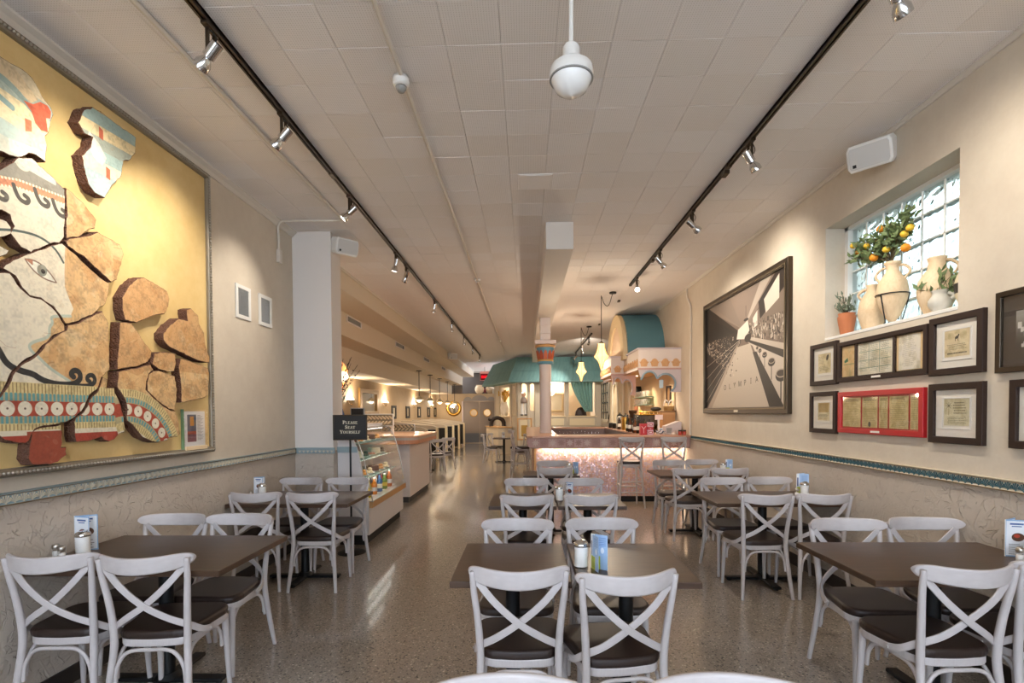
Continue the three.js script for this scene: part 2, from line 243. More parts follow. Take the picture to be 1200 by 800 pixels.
{
  const crown = (x, s, h, d) => { const g = new THREE.ExtrudeGeometry(new THREE.Shape([[0, 0], [0.012, 0], [d * 0.5, h * 0.45], [d, h * 0.75], [d, h], [0, h]].map(([a, b]) => new THREE.Vector2(a, b))), { depth: ZF - (s > 0 ? ZP : -18.4), bevelEnabled: false }); return s > 0 ? g.translate(x, HC - h, ZP) : g.rotateY(PI).translate(x, HC - h, ZF); };
  struct('trim_5', crown(XL, 1, 0.06, 0.055), M.trimWhite, 'white crown moulding above the mural');
  struct('trim_6', crown(XR, -1, 0.03, 0.03), M.trimWhite, 'narrow white bead above the wall of framed menus');
  struct('baseboard_left', span(XL, XL + 0.012, 0, 0.1, ZF, ZP), M.base); struct('baseboard_right', span(XR - 0.012, XR, 0, 0.11, ZF, -8.7), M.base);
}
{ // glass block window
  const zs = [], w0 = 0.2029, n = struct('window_2', [span(XR + 0.2, XR + 0.215, 2.19, 3.17, -3.28, -3.29), span(XR + 0.17, XR + 0.34, 2.19, 3.17, -4.70, -4.655), span(XR + 0.17, XR + 0.34, 3.14, 3.17, -3.28, -4.7)], M.white, 'window of wavy glass blocks in white mortar');
  for (let i = 0; i <= 7; i++) zs.push(-3.245 - i * w0);
  const kinds = [1, 2, 3].map((s) => { const g = new THREE.BoxGeometry(0.19, 0.184, 0.085, 14, 14, 1), p = g.attributes.position; for (let i = 0; i < p.count; i++) { const x = p.getX(i), y = p.getY(i), e = Math.max(0, 1 - Math.pow(Math.max(Math.abs(x), Math.abs(y)) / 0.093, 6)); const q = Math.sin((x * 0.8 + y) * 55 + 6 * N32(x * 30 + s * 5 + 9, y * 30 + 9)) * 0.003 + (N64(x * 45 + s * 9 + 20, y * 45 + 20) - 0.5) * 0.0055; p.setZ(i, p.getZ(i) + q * e); } g.computeVertexNormals(); return g.rotateY(PI / 2); });
  const gm = phys(0xc9d8d4, 0.02, { transmission: 1, thickness: 0.08, ior: 1.45 });
  const mort = []; 
  for (let r = 0; r < 5; r++) for (let c = 0; c < 7; c++) { if (-(zs[c] - w0 / 2) < 3.28) { } const b = part(n, 'glass_block', kinds[Math.floor(rnd(3))], gm); b.position.set(XR + 0.255, 2.19 + 0.0975 + r * 0.194, zs[c] - w0 / 2); if (rnd() < 0.5) b.rotation.x = PI; }
  for (let r = 0; r <= 5; r++) mort.push(span(XR + 0.205, XR + 0.3, 2.19 + r * 0.194 - 0.005, 2.19 + r * 0.194 + 0.005, -3.28, -4.66));
  for (let c = 1; c < 7; c++) mort.push(span(XR + 0.205, XR + 0.3, 2.19, 3.16, zs[c] - 0.006, zs[c] + 0.006));
  part(n, 'mortar', mort, std(0xf4f4f0, 0.7)).userData.kind = 'stuff';
  part(n, 'window_sill', span(XR - 0.004, XR + 0.21, 2.17, 2.195, -3.28, -4.70, 0.004), M.white);
}
{ // boxed beam and painted column
  struct('beam', span(0.225, 0.52, 3.31, HC + 0.02, -5.6, -18.3), std(0xded6cc, 0.7), 'boxed ceiling beam');
  const x = 0.365, z = -9.72, c = struct('column', lathe([[0.15, 0], [0.15, 0.05], [0.125, 0.07], [0.118, 0.9], [0.107, 1.3], [0.108, 1.8], [0.112, 2.4], [0.112, 2.46]], 28).translate(x, 0, z), std(0xd9cbc4, 0.6), 'pale round column with a painted capital');
  part(c, 'capital', lathe([[0.112, 2.44], [0.15, 2.455], [0.15, 2.49], [0.13, 2.51], [0.14, 2.56], [0.155, 2.66], [0.165, 2.75], [0.165, 2.76]], 28).translate(x, 0, z), std(0x5f93a8, 0.6), 'blue capital bell');
  part(c, 'ring', lathe([[0.13, 2.49], [0.152, 2.50], [0.152, 2.525], [0.13, 2.535]], 28).translate(x, 0, z), std(0xd0a15a, 0.6), 'ochre ring');
  part(c, 'ring', lathe([[0.15, 2.75], [0.19, 2.765], [0.19, 2.80], [0.15, 2.81]], 28).translate(x, 0, z), std(0xcf9d62, 0.6), 'ochre ring');
  part(c, 'abacus', [box(0.4, 0.07, 0.4, x, 2.845, z, 0.008)], std(0xdccdc6, 0.6));
  part(c, 'pedestal', [box(0.19, 0.43, 0.19, x, 3.095, z, 0.004), box(0.21, 0.02, 0.21, x, 3.16, z, 0.004), box(0.21, 0.02, 0.21, x, 3.02, z, 0.004)], std(0xdcd0ca, 0.6));
  for (let i = 0; i < 12; i++) { const a = i / 12 * 2 * PI; const p = part(c, 'petal', plate([[-0.033, 0], [0.033, 0], [0.036, 0.09], [0.02, 0.15], [0, 0.175], [-0.02, 0.15], [-0.036, 0.09]], 0.012, 0.003).rotateX(0.16).translate(0, 2.535, 0.136).rotateY(a), std(i % 2 ? 0xb4512f : 0xc4633a, 0.6), 'rust red painted petal'); p.position.set(x, 0, z); }
}
// ---- glazed room at the back of the bar, with a chamfered corner
const FX = -0.3, FA = Math.atan2(2.4, -0.95);
{
  const bm = std(0xcabda9, 0.75), o = (x0, x1, y0, y1) => [[x0, y0], [x1, y0], [x1, y1], [x0, y1]];
  const arch = (x0, x1, y0, y1) => [[x0, y0], [x1, y0], ...arcPts((x0 + x1) / 2, y1 - (x1 - x0) / 2, (x1 - x0) / 2, 0, 180, 12)];
  const w = struct('wall_booth_room', plate([[FX, 0], [XR, 0], [XR, 2.75], [FX, 2.75]], 0.16, 0, [o(0.84, 1.38, 1.39, 2.66), o(1.54, 2.48, 1.39, 2.66), arch(-0.21, 0.03, 1.42, 2.58), arch(0.14, 0.29, 1.6, 2.58)]).translate(0, 0, ZB - 0.16), bm, 'cream panelled wall with window openings');
  for (const [x0, x1] of [[0.84, 1.38], [1.54, 2.48]]) { part(w, 'window_sill', span(x0 - 0.06, x1 + 0.06, 1.36, 1.4, ZB + 0.04, ZB - 0.16, 0.006), M.cream); part(w, 'raised_panel', plate(o(x0 + 0.02, x1 - 0.02, 1.05, 1.3), 0.03, 0.01).translate(0, 0, ZB), M.cream); part(w, 'raised_panel', plate(o(x0 + 0.02, x1 - 0.02, 0.3, 0.95), 0.03, 0.01).translate(0, 0, ZB), M.cream); }
  for (const x of [-0.27, 0.08, 0.34, 0.78, 1.46, 2.54]) part(w, 'post', span(x - 0.04, x + 0.04, 0.1, 2.66, ZB + 0.035, ZB, 0.01), bm);
  const f = struct('wall_booth_facet', plate([[0, 0], [2.58, 0], [2.58, 2.75], [0, 2.75]], 0.16, 0, [o(0.89, 1.94, 1.4, 2.5), o(0.22, 0.56, 1.4, 2.5)]), bm, 'chamfered corner of the booth room');
  f.rotation.y = FA; f.position.set(FX, 0, ZB);
  for (const s of [0.1, 0.7, 2.1]) part(f, 'post', span(s - 0.05, s + 0.05, 0.1, 2.66, -0.03, 0, 0.01), bm);
  part(f, 'window_sill', span(0.85, 2.0, 1.36, 1.4, -0.15, 0.16, 0.006), M.cream);
  struct('wall_corridor', span(-1.3, -1.15, 0, 2.75, -20.9, -25.7), bm, 'corridor wall');
  struct('wall_booth_back', span(-1.2, XR, 0, 3.2, -21.6, -21.8), M.bay); struct('ceiling_booth', plate([[-0.3, 18.66], [XR, 18.66], [XR, 21.8], [-1.28, 21.8], [-1.25, 20.9]], 0.1, 0).rotateX(-PI / 2).translate(0, 2.75, 0), M.gyp);
  // teal awning roof: plan line, three heights
  const A = [[-1.36, -21.4], [FX, ZB], [XR, ZB]], nrm = [[-0.93, 0.368], [-0.6, 0.85], [0, 1]], k = [1, 1.05, 1], ring = (off, y) => A.map(([x, z], i) => V(x + nrm[i][0] * off * k[i], y, z + nrm[i][1] * off * k[i]));
  const lev = [ring(0.02, 3.52), ring(0.30, 3.02), ring(0.33, 3.0), ring(0.5, 2.66), ring(0.5, 2.60), ring(0.02, 2.60)];
  const pos = [], uv = [], put = (p, u) => { pos.push(p.x, p.y, p.z); uv.push(u, p.y); };
  for (let l = 0; l + 1 < lev.length; l++) for (let i = 0; i < 2; i++) { const a = lev[l][i], b = lev[l][i + 1], c = lev[l + 1][i + 1], d = lev[l + 1][i], u0 = i ? 0 : 2.6, u1 = i ? 3 : 0; for (const [p, u] of [[a, u0], [d, u0], [c, u1], [a, u0], [c, u1], [b, u1]]) put(p, u); }
  const g = new THREE.BufferGeometry(); g.setAttribute('position', new THREE.Float32BufferAttribute(pos, 3)); g.setAttribute('uv', new THREE.Float32BufferAttribute(uv, 2)); g.computeVertexNormals();
  const ribs = tex(256, 64, (u, v) => { const f = (u * 4) % 1; return f < 0.12 ? 255 : 90 + 40 * N64(u * 64, v * 8); }, false, 2), rust = tex(256, 256, (u, v) => mix([98, 140, 142], [122, 160, 160], 0.5 * N32(u * 32, v * 4) + 0.5 * N128(u * 128, v * 16)), true, 0.6);
  struct('awning', g, std(0xffffff, 0.65, { map: rust, bumpMap: ribs, bumpScale: 0.012, side: THREE.DoubleSide }), 'teal metal awning round the booth room');
}

// ---------------------------------------------------------------- chairs
function makeChair(name, label, category, lift = 0) {
  const t = thing(name, label, category), Y = (y) => y + lift, seat = lift ? [0.36, 0.32, 0.35] : [0.42, 0.36, 0.385];
  const fw = seat[0] / 2, bw = seat[1] / 2, dz = seat[2] / 2;
  const outline = (e, r) => { const s = new THREE.Shape(), a = fw + e, b = bw + e, d = dz + e; s.moveTo(-a + r, d); s.lineTo(a - r, d); s.quadraticCurveTo(a, d, a - 0.002, d - r); s.lineTo(b + 0.004, -d + r); s.quadraticCurveTo(b, -d, b - r, -d); s.quadraticCurveTo(0, -d - 0.012, -b + r, -d); s.quadraticCurveTo(-b, -d, -b - 0.004, -d + r); s.lineTo(-a + 0.002, d - r); s.quadraticCurveTo(-a, d, -a + r, d); return s; };
  const flat = (s, h, b, seg = 2, y = 0) => new THREE.ExtrudeGeometry(s, { depth: Math.max(0.001, h - 2 * b), bevelEnabled: true, bevelThickness: b, bevelSize: b, bevelOffset: -b, bevelSegments: seg, curveSegments: 8 }).rotateX(-PI / 2).scale(1, 1, -1).translate(0, y + b, 0);
  const fix = (g) => { const i = g.index ?? null; const p = g.attributes.position; for (let k = 0; k < p.count; k += 3) for (const n of ['position', 'normal', 'uv']) { const a = g.attributes[n], s = a.itemSize, q = a.array.slice((k + 1) * s, (k + 2) * s); a.array.copyWithin((k + 1) * s, (k + 2) * s, (k + 3) * s); a.array.set(q, (k + 2) * s); } for (let k = 0; k < g.attributes.normal.count; k++) { } return g; };
  const cushion = fix(flat(outline(0.006, 0.105), 0.05, 0.018, 4, Y(0.428)));
  { const p = cushion.attributes.position; for (let k = 0; k < p.count; k++) if (p.getY(k) > Y(0.45)) p.setY(k, p.getY(k) + 0.012 * Math.max(0, 1 - Math.pow(Math.abs(p.getX(k)) / fw, 2)) * Math.max(0, 1 - Math.pow(Math.abs(p.getZ(k)) / dz, 2)) - 0.004); }
  part(t, 'seat_cushion', cushion, M.vinyl, 'dark brown padded vinyl seat');
  part(t, 'seat_frame', fix(flat(outline(0, 0.1), 0.042, 0.008, 2, Y(0.392))), M.wash);
  for (const s of [-1, 1]) {
    const leg = limb([[s * (fw - 0.03), Y(0.41), dz - 0.035], [s * (fw - 0.026), Y(0.41) * 0.5, dz - 0.022], [s * (fw - 0.02), 0.0, dz - 0.012]], [0.0185, 0.0165, 0.0125]);
    part(t, 'leg', leg, M.wash);
    part(t, 'rear_leg', limb([[s * (bw + 0.028 + lift * 0.06), 0, -dz - 0.06 - lift * 0.05], [s * (bw + 0.008 + lift * 0.03), Y(0.42) * 0.55, -dz - 0.026], [s * (bw - 0.004), Y(0.43), -dz - 0.004], [s * (bw + 0.004), Y(0.60), -dz - 0.016], [s * (bw + 0.021), Y(0.76), -dz - 0.04], [s * (bw + 0.028), Y(0.85), -dz - 0.056]], [0.0135, 0.0165, 0.018, 0.0175, 0.016, 0.0145, 0.012], 26), M.wash);
    part(t, 'cross_slat', strap([[-s * (bw + 0.012), Y(0.812), -dz - 0.04], [-s * 0.11, Y(0.715), -dz - 0.055], [0, Y(0.617), -dz - 0.05 + s * 0.006], [s * 0.105, Y(0.545), -dz - 0.032], [s * (bw - 0.004), Y(0.492), -dz + 0.018], [s * (bw + 0.024), Y(0.448), -dz + 0.075], [s * (bw + 0.032), Y(0.424), -dz + 0.15]], [[0, 0, 1], [0, 0, 1], [0, 0, 1], [-s * 0.25, 0, 1], [-s * 0.9, 0, 0.5], [-s, 0, 0.12], [-s, 0, 0.1]], 0.032, 0.011, 26), M.wash);
    part(t, 'bolt', new THREE.CylinderGeometry(0.006, 0.007, 0.006, 10).rotateZ(PI / 2).translate(s * (bw + 0.04), Y(0.427), -dz + 0.135), M.wash);
  }
  { // bent top rail: ends come forward, lens-shaped ends
    const rings = [], n = 30; for (let i = 0; i <= n; i++) { const u = Math.sin((i / n - 0.5) * PI), x = u * (bw + 0.047), z = -dz - 0.122 + 0.104 * u * u, e = Math.sqrt(Math.max(0.004, 1 - Math.pow(Math.abs(u), 9))), h = (0.041 - 0.004 * u * u) * e, th = 0.0105, y = Y(0.828) + 0.016 * u * u, sl = -0.21 * u / 1, nx = sl, nn = Math.hypot(1, nx); const f = V(-nx / nn * 0.6, 0, 1 / nn).normalize(); rings.push([[1, 0.55], [0.8, 1], [-0.8, 1], [-1, 0.55], [-1, -0.55], [-0.8, -1], [0.8, -1], [1, -0.55]].map(([a, b]) => V(x, y + a * h, z - 0.08 * a * h).addScaledVector(f, b * th))); }
    part(t, 'top_rail', skin(rings), M.wash);
  }
  const ar = (a, b, y0, y1) => tube([[a[0], y0, a[1]], [a[0] * 0.97 + b[0] * 0.03, y0 + (y1 - y0) * 0.5, a[1] * 0.97 + b[1] * 0.03], [a[0] * 0.83 + b[0] * 0.17, y1 - 0.012, a[1] * 0.83 + b[1] * 0.17], [(a[0] + b[0]) / 2, y1, (a[1] + b[1]) / 2], [a[0] * 0.17 + b[0] * 0.83, y1 - 0.012, a[1] * 0.17 + b[1] * 0.83], [a[0] * 0.03 + b[0] * 0.97, y0 + (y1 - y0) * 0.5, a[1] * 0.03 + b[1] * 0.97], [b[0], y0, b[1]]], 0.0095, 30, 8);
  const F = [fw - 0.042, dz - 0.04], R = [bw - 0.012, -dz - 0.014];
  part(t, 'brace', ar([-F[0], F[1]], [F[0], F[1]], Y(0.24), Y(0.386)), M.wash);
  part(t, 'brace', ar([-R[0], R[1]], [R[0], R[1]], Y(0.22), Y(0.384)), M.wash);
  for (const s of [-1, 1]) part(t, 'brace', ar([s * F[0], F[1] - 0.01], [s * R[0], R[1] + 0.012], Y(0.24), Y(0.386)), M.wash);
  if (lift) { const y = 0.30; for (const [a, b, yy] of [[[-fw + 0.026, dz - 0.022], [fw - 0.026, dz - 0.022], y], [[-bw - 0.016, -dz - 0.034], [bw + 0.016, -dz - 0.034], y - 0.05], [[-bw - 0.016, -dz - 0.034], [-fw + 0.026, dz - 0.022], y + 0.05], [[bw + 0.016, -dz - 0.034], [fw - 0.026, dz - 0.022], y + 0.05], [[-bw - 0.014, -dz - 0.034], [bw + 0.014, -dz - 0.034], y + 0.12]]) part(t, 'footrest', tube([[a[0], yy, a[1]], [b[0], yy, b[1]]], 0.0105, 2, 8), M.wash); }
  return t;
}
let chair0 = null;
function chair(x, z, turn, label, group) {                         // turn 0 faces away from the camera
  const t = turn + PI + rnd(-0.02, 0.02);
  if (!chair0) { chair0 = makeChair('crossback_chair', label, 'chair'); chair0.position.set(x, 0, z); chair0.rotation.y = t; if (group) chair0.userData.group = group; return chair0; }
  return copy(chair0, [x, 0, z], t, label, group);
}
// rail measured at 0.205 + 0.08 behind the seat centre
const near = (x, zr, label, tw = 0, g) => chair(x - Math.sin(tw) * 0.245, zr - 0.245 * Math.cos(tw), tw, label, g), away = (x, zr, label, tw = 0, g) => chair(x, zr + 0.245, PI + tw, label, g);
const G = 'white crossback chairs at the dining tables';
near(-0.035, -2.235, 'white chair with its back to us at the nearest centre table, mural side', 0.02, G);
near(0.435, -2.175, 'white chair with its back to us at the nearest centre table, photograph side', 0.17, G);
away(-0.06, -3.21, 'white chair facing us across the nearest centre table, before the mural side half', 0, G);
away(0.47, -3.23, 'white crossback chair facing us across the nearest centre table, behind the menu card', 0, G);
near(0.0, -4.19, 'white chair with its back to us at the second centre table, mural side', 0, G);
near(0.525, -4.19, 'white chair with its back to us at the second centre table, photograph side', 0, G);
away(0.0, -5.20, 'white crossback chair facing us across the second centre table, nearer the pastry case', 0, G);
away(0.545, -5.19, 'white crossback chair facing us behind the sugar jar of the second centre table', 0, G);
near(0.345, -6.25, 'white chair with its back to us at the small table before the bar', 0, G);
away(0.365, -7.06, 'white crossback chair between the small centre table and the mosaic bar front', 0, G);
away(-0.045, -1.25, 'white crossback chair cut off by the bottom of the picture, left one of two', 0, G);
away(0.49, -1.26, 'white crossback chair cut off by the bottom of the picture, right one of two', 0, G);
near(1.94, -2.28, 'white chair with its back to us at the table under the framed menus, aisle end', 0.07, G);
near(2.42, -2.33, 'white chair with its back to us at the table under the framed menus, wall end', 0.0, G);
away(1.965, -3.21, 'white chair facing us across the table under the framed menus, aisle end', 0, G);
away(2.455, -3.24, 'white chair facing us across the table under the framed menus, wall end', 0, G);
near(1.965, -4.22, 'white chair with its back to us at the middle photograph wall table, aisle end', 0.03, G);
near(2.435, -4.23, 'white chair with its back to us at the middle photograph wall table, wall end', 0, G);
away(1.975, -5.23, 'white chair facing us across the middle photograph wall table, aisle end', 0, G);
away(2.45, -5.25, 'white chair facing us across the middle photograph wall table, wall end', 0, G);
near(1.955, -6.12, 'white chair with its back to us at the table nearest the bar, aisle end', 0, G);
near(2.43, -6.15, 'white chair with its back to us at the table nearest the bar, wall end', 0, G);
away(1.955, -7.12, 'white chair facing us across the table nearest the bar, aisle end', 0, G);
away(2.43, -7.2, 'white chair facing us across the table nearest the bar, wall end', 0, G);
near(-2.345, -2.43, 'white chair with its back to us at the table under the mural, wall end', 0.06, G);
near(-1.86, -2.42, 'white chair with its back to us at the table under the mural, aisle end', 0.1, G);
away(-2.36, -3.37, 'white chair facing us across the table under the mural, wall end', 0, G);
away(-1.92, -3.37, 'white chair facing us across the table under the mural, aisle end', -0.03, G);
near(-2.36, -4.35, 'white chair with its back to us at the table by the pilaster, wall end', 0.04, G);
near(-1.86, -4.34, 'white chair with its back to us at the table by the pilaster, aisle end', 0, G);
away(-2.355, -5.30, 'white chair facing us across the table by the pilaster, wall end', 0, G);
away(-1.87, -5.30, 'white chair facing us across the table by the pilaster, aisle end', 0, G);
chair(-2.38, -13.3, 0.5, 'white crossback chair at the small table beyond the tiled counter, nearer one');
chair(-2.28, -13.95, 0.9, 'white crossback chair at the small table beyond the tiled counter, farther one');
chair(-1.08, -15.75, -PI / 2, 'white crossback chair at the far table before the booth room, swing door side');
chair(-0.3, -15.8, PI / 2, 'white crossback chair at the far table before the booth room, on the bar side');
chair(-0.95, -16.3, -PI / 2 - 0.3, 'white crossback chair behind the far table before the booth room');
chair(-0.15, -14.3, PI / 2 + 0.3, 'white crossback chair in the aisle between the far table and the bar stool');
{
  const s = makeChair('bar_stool', 'white crossback bar stool at the bar front, the one nearer the column', 'bar stool', 0.27); s.userData.group = 'white bar stools';
  s.position.set(1.68, 0, -8.42); s.rotation.y = PI;
  copy(s, [2.36, 0, -8.42], PI - 0.06, 'white crossback bar stool at the bar front, the one nearer the wall', 'white bar stools');
  copy(s, [-0.12, 0, -11.9], PI / 2 + 0.15, 'white crossback bar stool at the end of the bar beside the aisle', 'white bar stools');
}
// ---------------------------------------------------------------- tables
const tableParts = {};
function table(x, z, w, d, label, group) {
  const key = w + '_' + d; let t = tableParts[key];
  if (t) return copy(t, [x, 0, z], 0, label, group);
  t = tableParts[key] = thing('dining_table', label, 'table', [x, 0, z], 0, group);
  part(t, 'tabletop', box(w, 0.032, d, 0, 0.746, 0, 0.004), M.wood, 'dark brown wood grain top');
  part(t, 'column', cyl(0.038, 0.038, 0.7, 0, 0.03, 0, 20), M.black); part(t, 'top_plate', box(0.3, 0.014, 0.3, 0, 0.723, 0, 0.003), M.black);
  const bx = Math.min(w * 0.42, 0.33), bz = Math.min(d * 0.46, 0.3);
  part(t, 'base', [box(bx * 2, 0.026, 0.07, 0, 0.022, 0, 0.01), box(0.07, 0.026, bz * 2, 0, 0.022, 0, 0.01), cyl(0.075, 0.05, 0.03, 0, 0.03, 0, 20), ...[[bx - 0.03, 0], [-bx + 0.03, 0], [0, bz - 0.03], [0, -bz + 0.03]].map(([a, b]) => cyl(0.018, 0.018, 0.01, a, 0, b, 12))], M.black);
  return t;
}
const TG = 'dark pedestal dining tables';
table(-2.085, -2.88, 1.08, 0.74, 'dark brown pedestal table under the mural', TG);
table(-2.09, -4.74, 1.08, 0.74, 'dark brown pedestal table beside the pilaster and the pastry case', TG);
table(2.14, -2.745, 1.06, 0.7, 'dark brown pedestal table under the framed menus', TG);
table(2.15, -4.72, 1.06, 0.68, 'dark brown pedestal table, the middle one along the photograph wall', TG);
table(2.155, -6.6, 1.06, 0.7, 'dark brown pedestal table of the photograph wall nearest the bar', TG);
table(-0.077, -2.71, 0.57, 0.7, 'square dark table of the nearest centre pair, on the mural side', TG);
table(0.523, -2.71, 0.57, 0.7, 'square dark table of the nearest centre pair, holding sugar and a menu card', TG);
table(-0.035, -4.61, 0.57, 0.7, 'square dark table of the second centre pair, on the mural side', TG);
table(0.548, -4.61, 0.57, 0.7, 'square dark table of the second centre pair, on the photograph side', TG);
table(0.31, -6.58, 0.7, 0.56, 'small dark table alone in front of the mosaic bar', TG);
table(-0.69, -15.75, 0.66, 0.66, 'dark table at the far end before the booth room', TG);
table(-2.72, -13.55, 0.62, 0.6, 'small dark table beyond the tiled counter', TG);
// ---------------------------------------------------------------- on the tables
const menuTex = paint(256, 320, (g, w, h) => { g.fillStyle = '#a9c6e8'; g.fillRect(0, 0, w, h); g.fillStyle = '#e8eef6'; g.fillRect(0, 0, w * 0.22, h * 0.6); g.fillStyle = '#2d3f78'; g.fillRect(12, 60, 26, 130); g.fillStyle = '#c6cf4a'; g.fillRect(0, h * 0.62, w * 0.55, h * 0.38); g.fillStyle = '#eef4fb'; g.beginPath(); g.arc(w * 0.68, h * 0.45, 28, 0, 7); g.fill(); g.strokeStyle = '#6c8fc4'; g.lineWidth = 5; for (let i = 0; i < 6; i++) { g.beginPath(); g.moveTo(w * 0.4, 30 + i * 14); g.lineTo(w * 0.9, 26 + i * 14); g.stroke(); } g.strokeStyle = '#5c6a2a'; g.lineWidth = 3; for (let i = 0; i < 7; i++) { g.beginPath(); g.moveTo(12, 212 + i * 14); g.lineTo(120, 212 + i * 14); g.stroke(); } });
const menuTex2 = paint(256, 320, (g, w, h) => { g.fillStyle = '#e9ecf0'; g.fillRect(0, 0, w, h); g.strokeStyle = '#8fb4d8'; g.lineWidth = 22; g.strokeRect(0, 0, w, h); g.fillStyle = '#3e5f9c'; g.fillRect(50, 30, 150, 14); g.fillRect(70, 54, 110, 8); g.fillStyle = '#5b3d2c'; g.beginPath(); g.ellipse(w * 0.55, 150, 70, 36, 0, 0, 7); g.fill(); g.fillStyle = '#b8452e'; g.beginPath(); g.ellipse(w * 0.5, 140, 34, 16, 0, 0, 7); g.fill(); g.fillStyle = '#777'; for (let i = 0; i < 7; i++) g.fillRect(40, 210 + i * 14, 120 + (i * 37) % 60, 5); });
const pMenu = {};
function menu(x, z, turn, label, kind = 0, s = 1) {
  if (pMenu[kind]) { const c = copy(pMenu[kind], [x, 0.762, z], turn, label); c.scale.setScalar(s); return c; }
  const t = pMenu[kind] = thing('menu_card', label, 'menu', [x, 0.762, z], turn), m = std(0xffffff, 0.35, { map: kind ? menuTex2 : menuTex }); t.scale.setScalar(s);
  const leaf = (a) => { const g = new THREE.BoxGeometry(0.085, 0.165, 0.0016).translate(0.0425, 0.0825, 0); return g.rotateY(a); };
  part(t, 'front_leaf', leaf(0.35), m); part(t, 'back_leaf', leaf(-0.35 + PI * 0.0), m); part(t, 'spine', box(0.003, 0.165, 0.003, 0, 0.0825, 0), M.white); return t;
}
let jar0, shaker0;
function jar(x, z, label) {
  if (jar0) return copy(jar0, [x, 0.762, z], 0.4, label);
  const t = jar0 = thing('sugar_jar', label, 'sugar jar', [x, 0.762, z], 0.4);
  part(t, 'glass_body', lathe([[0, 0.001], [0.034, 0.001], [0.036, 0.006], [0.035, 0.08], [0.036, 0.108], [0.0335, 0.112]], 20), M.glass); part(t, 'sugar', cyl(0.0335, 0.0335, 0.098, 0, 0.004, 0, 20), M.sugar);
  part(t, 'lid', [lathe([[0.037, 0.104], [0.038, 0.114], [0.034, 0.124], [0.02, 0.132], [0.008, 0.134], [0, 0.134]], 20), box(0.018, 0.006, 0.03, 0.012, 0.134, 0, 0.002)], M.chrome, 'chrome pouring lid'); return t;
}
function shaker(x, z, label, g = 'salt and pepper shakers') {
  if (shaker0) return copy(shaker0, [x, 0.762, z], 0, label, g);
  const t = shaker0 = thing('shaker', label, 'shaker', [x, 0.762, z], 0, g);
  part(t, 'glass_body', lathe([[0, 0.001], [0.019, 0.001], [0.021, 0.006], [0.018, 0.05], [0.0165, 0.054]], 8), M.glass); part(t, 'contents', lathe([[0, 0.003], [0.016, 0.003], [0.015, 0.036], [0, 0.036]], 8), M.sugar);
  part(t, 'cap', lathe([[0.018, 0.05], [0.019, 0.058], [0.018, 0.068], [0.012, 0.075], [0, 0.077]], 14), M.steel); return t;
}
menu(-2.60, -2.86, 0.15, 'white and blue menu card standing at the wall end of the table under the mural', 1, 1.25); jar(-2.50, -2.80, 'tall sugar jar before the menu card on the table under the mural'); shaker(-2.53, -2.70, 'squat glass shaker on the table under the mural, nearer us'); shaker(-2.60, -2.74, 'squat glass shaker on the table under the mural, against the wall');
menu(-2.60, -4.80, 0.2, 'menu card at the wall end of the table by the pilaster', 1, 1.1); jar(-2.49, -4.74, 'sugar jar on the table by the pilaster'); shaker(-2.53, -4.62, 'glass shaker on the table by the pilaster');
jar(0.245 + 0.03, -2.60, 'sugar jar beside the blue menu card on the nearest centre table'); menu(0.325, -2.58, -0.95, 'blue folded menu card with a green corner on the nearest centre table', 0, 1.05);
jar(0.29, -4.55, 'sugar jar on the second centre table'); menu(0.345, -4.55, -1.1, 'pale menu card beside the sugar jar on the second centre table', 1);
jar(0.55, -6.6, 'sugar jar on the small table before the bar'); menu(0.59, -6.55, -0.8, 'small menu card on the small table before the bar', 0, 0.9);
menu(2.56, -2.80, 0.1, 'blue bordered menu card on the table under the framed menus', 1, 1.2); jar(2.60, -2.66, 'sugar jar on the table under the framed menus'); shaker(2.545, -2.70, 'glass shaker on the table under the framed menus');
menu(2.52, -4.84, 0.05, 'bright blue menu card on the middle table of the photograph wall', 0, 1.2); jar(2.545, -4.75, 'sugar jar on the middle table of the photograph wall'); shaker(2.47, -4.74, 'glass shaker on the middle table of the photograph wall');
menu(2.55, -6.62, 0.2, 'blue menu card on the table nearest the bar', 0); jar(2.49, -6.55, 'sugar jar on the table nearest the bar');
menu(-0.75, -15.7, 0.6, 'menu card on the far table before the booth room', 1);

